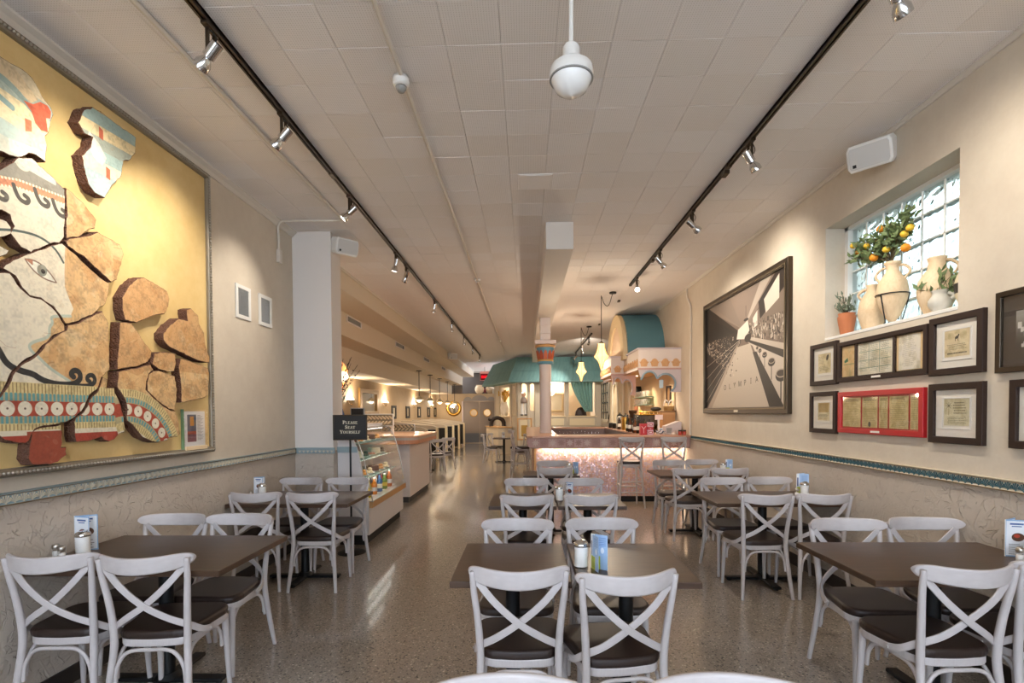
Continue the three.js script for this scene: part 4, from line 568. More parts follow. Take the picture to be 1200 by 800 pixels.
{ // large photograph of the old soda fountain
  const print = paint(1024, 648, (g, w, h) => {
    const P = (u, v) => [u * w, v * h], poly = (c, ...a) => { g.fillStyle = c; g.beginPath(); for (let i = 0; i < a.length; i += 2) g.lineTo(...P(a[i], a[i + 1])); g.closePath(); g.fill(); }, vx = 0.545, vy = 0.335;
    g.fillStyle = '#7a6a60'; g.fillRect(0, 0, w, h);
    poly('#94857a', 0, 0, 1, 0, vx, vy); poly('#8d8076', 0.1, 0, 0.36, 0, vx, vy); poly('#c7bcb0', 0.74, 0, 0.86, 0, vx, vy);
    poly('#2a1f19', 0, 0, 0.04, 0, vx - 0.03, vy + 0.02, vx - 0.03, 0.44, 0, 1); poly('#1d1511', 0, 0.08, 0.3, 0.24, 0.43, 0.33, 0.3, 0.35, 0, 0.32);
    for (let i = 0; i < 520; i++) { const t = Math.pow(rnd(), 0.6), x = (1 - t) * (vx - 0.04), k = rnd(); const y0 = 0.33 * (1 - t) + vy * t, y1 = 0.95 * (1 - t) + 0.45 * t; g.fillStyle = ['#e9dfd2', '#b6a799', '#1f1713', '#6a584c', '#d8ccbe'][i % 5]; g.globalAlpha = 0.75; g.fillRect(x * w * rnd(0.9, 1.05), (y0 + (y1 - y0) * k * 0.75) * h, rnd(3, 13), rnd(3, 11)); } g.globalAlpha = 1;
    for (let i = 0; i < 9; i++) { g.strokeStyle = i % 2 ? '#d8ccbf' : '#241b16'; g.lineWidth = 3; g.beginPath(); g.moveTo(...P(0, 0.52 + i * 0.06)); g.lineTo(...P(vx - 0.04, 0.41 + i * 0.004)); g.stroke(); }
    poly('#cfc4b6', 0.06, 1, 0.84, 1, 0.63, 0.47, 0.47, 0.47); poly('#b4a698', 0.02, 1, 0.09, 1, 0.475, 0.47, 0.465, 0.45);
    for (let i = 0; i < 900; i++) { g.globalAlpha = 0.25; g.fillStyle = i % 2 ? '#a3968a' : '#e2d8cc'; const t = rnd(); g.fillRect((0.47 + (0.08 - 0.47) * t + rnd() * (0.16 + 0.6 * t)) * w, (0.47 + 0.53 * t) * h, 4, 2); } g.globalAlpha = 1;
    poly('#d2c8bc', vx + 0.04, 0.40, 1, 0.55, 1, 0.60, vx + 0.04, 0.425); poly('#1d1511', vx + 0.04, 0.425, 1, 0.60, 1, 0.66, vx + 0.04, 0.44); poly('#d9d0c5', vx + 0.05, 0.45, 1, 0.66, 1, 1, 0.9, 0.95, 0.66, 0.5); poly('#241a15', 0.66, 0.55, 0.84, 1, 0.98, 1, 0.70, 0.55);
    poly('#8a7c70', vx + 0.03, 0.3, 1, 0.06, 1, 0.5, vx + 0.03, 0.4); poly('#2c221c', 0.72, 0.16, 1, -0.1, 1, 0.12, 0.74, 0.3); poly('#f3ece2', 0.66, 0.27, 0.71, 0.22, 0.71, 0.34, 0.66, 0.36); poly('#efe7db', 0.78, 0.16, 0.93, 0.02, 0.93, 0.2, 0.8, 0.27);
    for (let i = 0; i < 260; i++) { const t = rnd(); g.fillStyle = ['#efe7dc', '#5a4c42', '#b9ac9e', '#211915'][i % 4]; g.globalAlpha = 0.8; g.fillRect((vx + 0.05 + t * 0.4) * w, (0.30 + rnd() * (0.08 + t * 0.14)) * h, rnd(4, 12), rnd(6, 26)); } g.globalAlpha = 1;
    poly('#f6efe4', 0.48, 0.32, 0.6, 0.27, 0.62, 0.36, 0.56, 0.42, 0.46, 0.40); g.fillStyle = '#2a201b'; g.beginPath(); g.ellipse(0.6 * w, 0.42 * h, 40, 22, 0, 0, 7); g.fill();
    g.fillStyle = '#2a201b'; g.fillRect(0.575 * w, 0.14 * h, 4, 60); g.beginPath(); g.ellipse(0.58 * w, 0.26 * h, 30, 8, 0, 0, 7); g.fill();
    for (const [x, y, r] of [[0.95, 0.755, 52], [0.86, 0.65, 36], [0.79, 0.585, 26], [0.74, 0.545, 19], [0.71, 0.52, 14]]) { g.fillStyle = '#1d1512'; g.fillRect(x * w - r * 0.1, y * h, r * 0.2, r * 2.6); g.beginPath(); g.ellipse(x * w - r * 0.4, y * h + r * 2.9, r * 0.5, r * 0.25, 0, 0, 7); g.fill(); g.beginPath(); g.ellipse(x * w, y * h + r * 0.22, r, r * 0.55, 0, 0, 7); g.fill(); g.fillStyle = '#b9ada0'; g.beginPath(); g.ellipse(x * w, y * h, r * 0.95, r * 0.42, 0, 0, 7); g.fill(); g.fillStyle = '#3a2e27'; g.beginPath(); g.ellipse(x * w, y * h, r * 0.78, r * 0.3, 0, 0, 7); g.fill(); }
    for (let i = 0; i < 260; i++) { const t = Math.pow(rnd(), 0.5), x = (1 - t) * (vx - 0.05); g.fillStyle = i % 3 ? '#120c09' : '#f2eade'; g.globalAlpha = 0.7; g.fillRect(x * w, (0.36 + rnd() * 0.5 * (1 - t)) * h, rnd(4, 18), rnd(4, 10)); } g.globalAlpha = 1; g.fillStyle = '#2a211c'; g.textAlign = 'center'; [...'OLYMPIA'].forEach((ch, i) => { g.save(); g.translate((0.30 + i * 0.068) * w, (0.835 - i * 0.006) * h); g.rotate(-0.06 + Math.sin(i * 9) * 0.1); g.scale(1, 0.8); g.font = '52px sans-serif'; g.fillText(ch, 0, 0); g.restore(); });
  });
  picture('framed_photograph', 'large framed sepia photograph of an old soda fountain with stools and OLYMPIA on its floor', 'framed photograph', -7.73, -5.26, 1.515, 3.10, 0.075, M.bronze, 0.05, (t, s, a, b, c, d) => { s('print', a, b, c, d, 0.02, std(0xe4ddd6, 0.55, { map: print })); part(t, 'frame_bead', plate([[a - 0.03, c - 0.03], [b + 0.03, c - 0.03], [b + 0.03, d + 0.03], [a - 0.03, d + 0.03]], 0.012, 0.003, [[[a - 0.012, c - 0.012], [b + 0.012, c - 0.012], [b + 0.012, d + 0.012], [a - 0.012, d + 0.012]]]).translate(0, 0, 0.047), std(0x6a5c45, 0.35, { metalness: 0.7 })); part(t, 'caption_plate', span(-6.59, -6.47, 1.53, 1.575, 0.047, 0.053), M.steel); });
}
// ---------------------------------------------------------------- pots on the window sill
const leafGeo = (l, w) => { const g = new THREE.BufferGeometry(); g.setAttribute('position', new THREE.Float32BufferAttribute([0, 0, 0, w, l * 0.45, w * 0.3, 0, l, 0, 0, 0, 0, 0, l, 0, -w, l * 0.45, w * 0.3], 3)); g.setAttribute('uv', new THREE.Float32BufferAttribute([0, 0, 1, 0, 1, 1, 0, 0, 1, 1, 0, 1], 2)); g.computeVertexNormals(); return g; };
const SY = 2.196, SX = XR + 0.1;
function pot(label, z, x, prof, mat, extras, sx = 1, sy = sx) { const t = thing('terracotta_jar', label, 'jar', [x, SY, z]); t.scale.set(sx, sy, sx); part(t, 'body', lathe(prof, 28), mat); extras?.(t); return t; }
const handle = (r0, y0, r1, y1, out, a) => tube([[r0, y0, 0], [r0 + out, y0 + (y1 - y0) * 0.05, 0], [Math.max(r0, r1) + out, (y0 + y1) / 2, 0], [r1, y1, 0]], 0.013, 18, 8).rotateY(a);
const sprigs = (t, name, n, y, len, spread, mat, lw, ll) => { const st = []; for (let i = 0; i < n; i++) { const a = rnd(2 * PI), tilt = rnd(0.1, spread), L = len * rnd(0.6, 1), dir = V(Math.cos(a) * Math.sin(tilt), Math.cos(tilt), Math.sin(a) * Math.sin(tilt)), e = dir.clone().multiplyScalar(L); st.push(tube([[0, y, 0], [e.x * 0.4, y + e.y * 0.55, e.z * 0.4], [e.x, y + e.y, e.z]], 0.0022, 6, 4)); for (let k = 2; k <= 9; k++) { const p = dir.clone().multiplyScalar(L * k / 9); const m = part(t, name, leafGeo(ll * rnd(0.7, 1.15), lw), mat); m.position.set(p.x, y + p.y, p.z); m.rotation.set(rnd(-1.1, 1.1), rnd(2 * PI), rnd(-1.1, 1.1)); } } part(t, 'stems', st, std(0x5a4a32, 0.8)); };
pot('small terracotta pot with a grey green sprig, first on the window sill', -4.51, XR + 0.075, [[0, 0], [0.055, 0], [0.06, 0.006], [0.085, 0.13], [0.088, 0.155], [0.076, 0.17], [0.083, 0.188], [0.074, 0.188], [0.066, 0.165], [0, 0.155]], M.terracotta, (t) => { part(t, 'handle', handle(0.07, 0.17, 0.082, 0.12, 0.022, 0.4), M.terracotta); sprigs(t, 'leaf', 12, 0.16, 0.2, 1.0, M.leafGrey, 0.012, 0.06); }, 0.8, 0.98);
pot('pale clay jar with an incised line, standing behind the wire stand', -4.235, XR + 0.11, [[0, 0], [0.085, 0], [0.10, 0.012], [0.14, 0.12], [0.143, 0.17], [0.14, 0.174], [0.143, 0.18], [0.125, 0.26], [0.085, 0.32], [0.06, 0.35], [0.056, 0.39], [0.064, 0.408], [0.052, 0.41], [0.045, 0.36], [0, 0.35]], M.clay, (t) => { part(t, 'handle', handle(0.058, 0.375, 0.11, 0.29, 0.03, 2.4), M.clay); }, 0.7, 0.88);
{
  const t = pot('tall clay amphora with two handles in a black wire stand, holding orange branches', -3.99, XR + 0.095, [[0, 0.0], [0.03, 0.005], [0.07, 0.06], [0.125, 0.2], [0.137, 0.30], [0.12, 0.40], [0.075, 0.47], [0.055, 0.51], [0.052, 0.56], [0.07, 0.575], [0.07, 0.60], [0.055, 0.605], [0.045, 0.55], [0, 0.54]].map(([r, y]) => [r, y + 0.03]), M.clay, (t) => { for (const a of [0.5 + PI / 2, 0.5 - PI / 2]) part(t, 'handle', handle(0.055, 0.585, 0.105, 0.44, 0.05, a), M.clay); }, 0.76, 0.75);
  const s = thing('wire_stand', 'black wire stand holding the tall amphora', 'stand', [XR + 0.095, SY, -3.99]); s.scale.set(0.76, 0.75, 0.76);
  part(s, 'ring', new THREE.TorusGeometry(0.141, 0.0055, 8, 36).rotateX(PI / 2).translate(0, 0.30, 0), M.black); for (let i = 0; i < 3; i++) { const a = i * 2.094 + 2.9; part(s, 'leg', tube([[Math.cos(a) * 0.141, 0.30, Math.sin(a) * 0.141], [Math.cos(a) * 0.11, 0.15, Math.sin(a) * 0.11], [Math.cos(a) * 0.085, 0.02, Math.sin(a) * 0.085], [Math.cos(a) * 0.1, 0.006, Math.sin(a) * 0.1]], 0.0055, 14, 6), M.black); }
  const b = thing('orange_branches', 'leafy orange branches with orange and yellow fruit standing in the tall amphora', 'plant', [XR + 0.09, SY + 0.46, -3.99]);
  const st = [], rest = [];
  for (let i = 0; i < 44; i++) {
    const a = i * 2.4, q = (i * 17 % 44) / 44, e = V(Math.cos(a) * 0.09 * (0.3 + q) - 0.02, 0.09 + 0.22 * (1 - q * q * 0.85) * (0.75 + 0.25 * Math.cos(i)), Math.sin(a) * 0.37 * Math.sqrt(q) - 0.03);
    st.push(tube([[0, 0, 0], [e.x * 0.3, e.y * 0.55, e.z * 0.35], [e.x, e.y, e.z]], 0.003, 6, 5));
    for (let k = 0; k < 13; k++) { const g = leafGeo(rnd(0.05, 0.078), rnd(0.013, 0.019)), p = e.clone().multiplyScalar(rnd(0.5, 1.12)).add(V(rnd(-0.025, 0.025), rnd(-0.025, 0.03), rnd(-0.03, 0.03))), o = new THREE.Object3D(); o.position.copy(p); o.rotation.set(rnd(-1.6, 1.6), rnd(6.3), rnd(-1.6, 1.6)); if (i < 22) { const m = part(b, 'leaf', g, i % 3 ? M.leaf : M.leafDark); m.position.copy(o.position); m.rotation.copy(o.rotation); } else { o.updateMatrix(); rest.push(g.applyMatrix4(o.matrix)); } }
  }
  part(b, 'twigs', st, std(0x5d5138, 0.8)); part(b, 'foliage', rest, M.leaf).userData.kind = 'stuff';
  [[0.26, -0.415, 0], [0.187, -0.337, 1], [0.086, -0.14, 1], [0.28, -0.057, 1], [0.2, -0.093, 0], [0.106, 0.01, 0], [0.16, 0.21, 0], [0.185, 0.27, 0], [0.056, 0.226, 1], [0.2, -0.23, 0]].forEach(([y, z, o]) => part(b, 'orange_fruit', new THREE.SphereGeometry(o ? 0.031 : 0.026, 14, 10).scale(1, 0.93, 1).translate(-0.05, y, z * 0.92), o ? M.orange : M.yellow));
}
pot('broad pale clay jug with a pinkish stain, right of the amphora', -3.60, XR + 0.12, [[0, 0], [0.08, 0], [0.095, 0.01], [0.145, 0.13], [0.155, 0.19], [0.152, 0.194], [0.155, 0.2], [0.145, 0.28], [0.10, 0.35], [0.075, 0.375], [0.066, 0.43], [0.074, 0.455], [0.078, 0.47], [0.066, 0.47], [0.055, 0.42], [0, 0.40]], M.clay, (t) => part(t, 'handle', handle(0.068, 0.44, 0.13, 0.32, 0.03, -0.9), M.clay), 0.72, 0.83);
pot('small white pot with olive leaves, near the window corner', -3.50, XR + 0.06, [[0, 0], [0.035, 0], [0.04, 0.005], [0.068, 0.05], [0.066, 0.085], [0.045, 0.115], [0.042, 0.135], [0.052, 0.15], [0.044, 0.15], [0.036, 0.13], [0, 0.12]], std(0xd8d2c4, 0.8, { bumpMap: roughBump, bumpScale: 0.003 }), (t) => { part(t, 'handle', handle(0.044, 0.13, 0.064, 0.085, 0.016, -0.5), std(0xd8d2c4, 0.8)); sprigs(t, 'leaf', 6, 0.13, 0.18, 1.4, M.leaf, 0.014, 0.085); }, 0.92, 0.95);
{ const t = pot('dark patterned vase half hidden by the window edge', -3.345, XR + 0.12, [[0, 0], [0.05, 0], [0.09, 0.1], [0.1, 0.2], [0.08, 0.28], [0.045, 0.33], [0.04, 0.38], [0.07, 0.42], [0.06, 0.42], [0, 0.36]], std(0xffffff, 0.5, { map: paint(128, 128, (g) => { g.fillStyle = '#d8c8a8'; g.fillRect(0, 0, 128, 128); g.fillStyle = '#26201c'; for (let i = 0; i < 8; i++) { g.beginPath(); g.ellipse(i * 16 + 8, 50, 5, 22, 0.4, 0, 7); g.fill(); } g.fillRect(0, 84, 128, 12); g.fillRect(0, 108, 128, 20); }) }), null, 0.75, 0.75); }

// ---------------------------------------------------------------- on the ceiling
function spotlight(parent, p, aim, I, angle, color = HALO, r = 1.6) {   // p and aim in the scene
  const l = new THREE.SpotLight(color, I, 0, rad(angle), 1.0, 2); l.position.copy(p); l.castShadow = true; l.shadow.radius = r; l.name = 'spot_lamp'; scene.add(l); l.target.position.copy(aim); scene.add(l.target); l.target.name = 'spot_target'; return l;
}
function bulbLight(p, I, color = WARM, r = 2) { const l = new THREE.PointLight(color, I, 0, 2); l.position.copy(p); l.castShadow = true; l.shadow.radius = r; l.name = 'bulb_lamp'; scene.add(l); return l; }
function track(label, x, z0, z1, y) {
  const t = thing('lighting_track', label, 'lighting track', [x, y, 0]);
  part(t, 'rail', [span(-0.018, -0.006, 0, 0.032, z0, z1), span(0.006, 0.018, 0, 0.032, z0, z1), span(-0.018, 0.018, 0.012, 0.032, z0, z1)], M.bronze);
  part(t, 'conductor', span(-0.0055, 0.0055, 0.010, 0.0125, z0, z1), M.blackMat); part(t, 'end_cap', box(0.04, 0.036, 0.03, 0, 0.016, z1, 0.004), M.bronze);
  if (z0 - z1 > 4) for (let z = -1.9; z > z1; z -= 2.44) part(t, 'coupler', box(0.042, 0.03, 0.09, 0, 0.012, z, 0.004), M.bronze);
}
track('long dark lighting track on the ceiling along the mural side', -1.63, 0.2, -18.2, 3.555);
track('dark lighting track on the ceiling along the photograph side', 1.68, 0.2, -8.3, 3.555);
track('short dark track hanging over the bar near the pendants', 1.66, -13.0, -17.3, 3.5);
const lensOn = glow(HALO, 14), headShared = {};
let head0;
function head(x, y, z, aim, label, on = 1, I = L_SPOT, angle = 24, big = 1) {
  let t;
  if (head0) t = copy(head0, [x, y, z], 0, label, 'track spotlights'); else {
    t = head0 = thing('track_spotlight', label, 'spotlight', [x, y, z], 0, 'track spotlights');
    part(t, 'adapter', box(0.032, 0.022, 0.10, 0, 0, 0, 0.004), M.bronze);
    part(t, 'arm', [box(0.018, 0.11, 0.008, 0, -0.06, 0.022, 0.002), box(0.018, 0.07, 0.008, 0, -0.04, -0.03, 0.002)], M.bronze);
    part(t, 'cable', tube([[0, -0.01, 0.02], [0.03, -0.045, 0.0], [0.02, -0.08, 0.01]], 0.003, 10, 5), M.blackMat);
    const h = part(t, 'lamp_housing', [cyl(0.027, 0.027, 0.075, 0, -0.055, 0, 20), lathe([[0.015, 0.02], [0.02, 0.03], [0.034, 0.055], [0.036, 0.085], [0.033, 0.085], [0.03, 0.06]], 20), cyl(0.013, 0.02, 0.02, 0, 0.01, 0, 14)], M.chrome);
    h.position.set(0, -0.115, 0); part(h, 'lens', new THREE.CircleGeometry(0.031, 20).rotateX(-PI / 2).translate(0, 0.082, 0), lensOn, 'glowing lamp face');
  }
  t.scale.setScalar(1.12);
  const h = t.getObjectByName('lamp_housing'), p = V(x, y - 0.129, z), d = aim.clone().sub(p).normalize();
  h.quaternion.setFromUnitVectors(V(0, 1, 0), d);
  if (!on) h.children[0].material = M.white; else if (I > 0) spotlight(t, p.clone().addScaledVector(d, 0.112), aim, I, angle);
  return t;
}
const LX = -1.63, RX = 1.68, TY = 3.55;
head(LX, TY, -2.66, V(-2.6, 2.55, -2.9), 'spotlight on the mural side track, first from us, aimed at the painted face', 1, L_SPOT * 1.5, 42);
head(LX, TY, -3.46, V(-2.6, 2.5, -3.6), 'spotlight on the mural side track, aimed at the empty gold of the mural', 1, L_SPOT * 1.4, 42);
head(LX, TY, -4.77, V(-2.64, 2.4, -4.6), 'spotlight on the mural side track, aimed at the wall grilles', 1, L_SPOT * 1.0, 36);
head(LX, TY, -6.45, V(-2.3, 1.0, -6.6), 'spotlight on the mural side track, over the pastry case', 1, L_SPOT, 24);
head(LX, TY, -7.0, V(-2.6, 1.5, -8.2), 'spotlight on the mural side track, closely after the one over the pastry case', 1, L_SPOT * 0.8, 24);
head(LX, TY, -9.15, V(-2.3, 0.9, -9.5), 'spotlight on the mural side track, over the tiled counter', 1, L_FAR, 34);
head(LX, TY, -11.3, V(-1.6, 0, -11.9), 'spotlight on the mural side track, fourth from its far end', 1, L_FAR, 34);
head(LX, TY, -13.5, V(-1.5, 0, -14.3), 'spotlight on the mural side track, third from its far end', 1, L_FAR, 34);
head(LX, TY, -15.7, V(-1.3, 0, -16.2), 'spotlight on the mural side track, second from its far end', 1, L_FAR, 34);
head(LX, TY, -18.0, V(-1.9, 0, -19.5), 'spotlight at the far end of the mural side track', 1, L_FAR, 34);
head(RX, TY, -2.40, V(2.69, 2.2, -3.0), 'spotlight on the photograph side track, cut by the top of the picture', 1, L_SPOT * 1.35, 54);
head(RX, TY, -3.91, V(2.69, 1.9, -4.1), 'spotlight on the photograph side track, before the wall speaker', 1, L_SPOT * 1.35, 54);
head(RX, TY, -5.25, V(2.69, 2.6, -5.5), 'spotlight on the photograph side track, over the near edge of the large photograph', 1, L_SPOT * 1.35, 54);
head(RX, TY, -6.5, V(2.66, 2.3, -6.6), 'spotlight on the photograph side track, over the middle of the large photograph', 1, L_SPOT * 1.35, 54);
head(RX, TY, -7.82, V(1.2, 0.6, -4.0), 'spotlight at the end of the photograph side track, shining towards us', 1, L_SPOT * 0.4, 34);
head(1.66, 3.49, -13.6, V(1.9, 2.4, -18), 'spotlight at the near end of the short bar track', 1, L_FAR * 1.6, 40);
head(1.66, 3.49, -15.2, V(2.4, 1.1, -15.5), 'spotlight in the middle of the short bar track', 1, L_FAR, 36);
head(1.66, 3.49, -17.1, V(0.2, 1.8, -18.4), 'spotlight at the far end of the short bar track', 1, L_FAR * 0.7, 40);
single('conduit', 'white ceiling conduit on the mural side, bending down the wall before the pilaster', 'conduit', [tube([[-1.92, 3.583, 0.2], [-1.92, 3.583, -5.3]], 0.014, 4, 8), tube([[-1.92, 3.583, -5.3], [-1.92, 3.583, -5.36], [-1.95, 3.583, -5.4], [-2.1, 3.583, -5.4], [-2.5, 3.583, -5.4], [-2.585, 3.575, -5.4], [-2.62, 3.53, -5.41], [-2.622, 3.45, -5.42], [-2.622, 3.25, -5.42]], 0.013, 40, 8), box(0.04, 0.14, 0.06, -2.618, 3.22, -5.42, 0.005)], M.trimWhite);
{
  const t = thing('conduit', 'long pale conduit with junction boxes down the middle of the ceiling', 'conduit', [-0.74, 3.578, 0]);
  part(t, 'pipe', tube([[0, 0, 0.2], [0, 0, -18]], 0.013, 2, 8), M.trimWhite);
  for (const z of [-7.9, -14.6]) part(t, 'junction_box', [cyl(0.05, 0.05, 0.03, 0, -0.014, z, 16), cyl(0.03, 0.02, 0.02, 0, -0.034, z, 14)], M.white);
  const d = thing('smoke_detector', 'round white detector with a grey tip on the middle conduit', 'smoke detector', [-0.75, 3.53, -3.14]);
  part(d, 'base', lathe([[0, 0.055], [0.05, 0.055], [0.052, 0.03], [0.05, 0.012], [0.036, 0], [0, 0]], 20), M.white); part(d, 'sensor', lathe([[0, -0.03], [0.02, -0.03], [0.024, -0.018], [0.032, -0.012], [0.034, 0], [0, 0]], 18), M.grey);
}
single('conduit', 'white cable cover running down the photograph wall beside the bar', 'conduit', tube([[XR - 0.018, 3.57, -8.62], [XR - 0.018, 3.44, -8.61], [XR - 0.018, 3.33, -8.5], [XR - 0.018, 3.25, -8.42], [XR - 0.018, 2.2, -8.42], [XR - 0.018, 1.16, -8.42]], 0.014, 50, 8), M.trimWhite);
{
  const t = thing('ceiling_lamp', 'white pendant ceiling fixture with a round frosted bowl on a white rod, switched off', 'ceiling lamp', [0.225, 0, -2.5]);
  part(t, 'rod', cyl(0.011, 0.011, 0.34, 0, 3.27, 0, 12), M.white); part(t, 'canopy', cyl(0.03, 0.05, 0.02, 0, 3.58, 0, 18), M.white);
  part(t, 'neck', lathe([[0.011, 3.31], [0.03, 3.305], [0.041, 3.29], [0.042, 3.215], [0.05, 3.205]], 28), M.white); part(t, 'drum', lathe([[0.042, 3.222], [0.08, 3.212], [0.1, 3.195], [0.104, 3.17], [0.104, 3.142], [0.098, 3.14], [0.098, 3.18], [0, 3.19]], 32), M.white);
  part(t, 'ring', new THREE.TorusGeometry(0.101, 0.0045, 8, 40).rotateX(PI / 2).translate(0, 3.142, 0), M.grey); part(t, 'bowl', lathe([[0, 3.062], [0.04, 3.07], [0.075, 3.094], [0.097, 3.138], [0.09, 3.145], [0, 3.15]], 32), std(0xf4f3f0, 0.18));
}
single('ceiling_hatch', 'small square access panel flush with the ceiling tiles', 'access panel', [box(0.30, 0.008, 0.3, 0.09, 3.596, -4.61, 0.003), box(0.27, 0.006, 0.27, 0.09, 3.592, -4.61, 0.002)], std(0xefe9e4, 0.8));
{ // wall speakers
  const make = (label, p, turn, tilt, s) => { const t = thing('wall_speaker', label, 'speaker', p, turn); t.scale.setScalar(s); const b = new THREE.Group();
    const k = (g) => g.rotateX(tilt).translate(0, -0.02, 0.13);
    part(t, 'cabinet', k(plate([[-0.10, -0.075], [0.10, -0.075], [0.115, -0.05], [0.115, 0.05], [0.10, 0.075], [-0.10, 0.075], [-0.115, 0.05], [-0.115, -0.05]], 0.13, 0.012).translate(0, 0, -0.065)), M.white);
    part(t, 'grille', k(plate([[-0.092, -0.06], [0.092, -0.06], [0.1, -0.045], [0.1, 0.045], [0.092, 0.06], [-0.092, 0.06], [-0.1, 0.045], [-0.1, -0.045]], 0.006, 0.002).translate(0, 0, 0.064)), std(0xd0ccc6, 0.7)); part(t, 'badge', k(box(0.018, 0.018, 0.003, -0.075, -0.04, 0.071)), M.blackMat);
    part(t, 'bracket', [box(0.05, 0.13, 0.012, 0, 0.05, 0.006, 0.003), box(0.05, 0.012, 0.11, 0, 0.055, 0.06, 0.003), box(0.05, 0.06, 0.012, 0, 0.03, 0.11, 0.003)], M.white); return t; };
  make('white box speaker on a bracket high on the wall above the glass block window', [XR - 0.002, 3.47, -4.02], -PI / 2 + 0.75, 0.42, 1.25);
  make('white box speaker high on the side of the pilaster', [-2.19, 3.48, -5.98], PI / 2 - 0.75, 0.25, 1.2);
  make('white box speaker far down the room under the stepped soffit', [-2.57, 3.45, -17.2], PI / 2 - 0.8, 0.25, 1.3);
}
// pendants over the bar
function lantern(label, x, z, cx, cz) {
  const t = thing('pendant_lantern', label, 'pendant lamp', [x, 2.2, z], 0, 'glowing star shaped pendants');
  const prof = [[0.012, 0], [0.02, 0.03], [0.034, 0.09], [0.062, 0.145], [0.104, 0.185], [0.112, 0.205], [0.094, 0.225], [0.072, 0.27], [0.056, 0.33], [0.05, 0.385], [0.055, 0.40]];
  part(t, 'shade', lathe(prof, 8), glow(new THREE.Color().setRGB(1, 0.74, 0.36), 1.5, 0xf2e2bf), 'glowing amber glass shade'); part(t, 'ribs', Array.from({ length: 8 }, (_, i) => tube(prof.map(([r, y]) => [Math.sin(i * PI / 4) * (r + 0.003), y, Math.cos(i * PI / 4) * (r + 0.003)]), 0.0028, 18, 5)), M.brass); part(t, 'cap', cyl(0.05, 0.02, 0.03, 0, 0.4, 0, 16), M.bronze);
  part(t, 'cord', [tube([[0, 0.42, 0], [0, 1.14, 0]], 0.006, 2, 6), tube([[0, 1.14, 0], [(cx - x) * 0.25, 1.06, (cz - z) * 0.25], [(cx - x) * 0.6, 1.1, (cz - z) * 0.6], [cx - x, 1.385, cz - z]], 0.006, 24, 6)], M.blackMat); part(t, 'ceiling_plate', cyl(0.06, 0.06, 0.02, cx - x, 1.375, cz - z, 18), M.blackMat);
  bulbLight(V(x, 2.40, z), L_PENDANT, WARM, 3);
}
lantern('glowing amber star pendant over the bar, the nearer one', 1.17, -8.0, 1.50, -8.9);
lantern('glowing amber star pendant over the bar, the farther one', 1.18, -11.0, 1.52, -12.4);
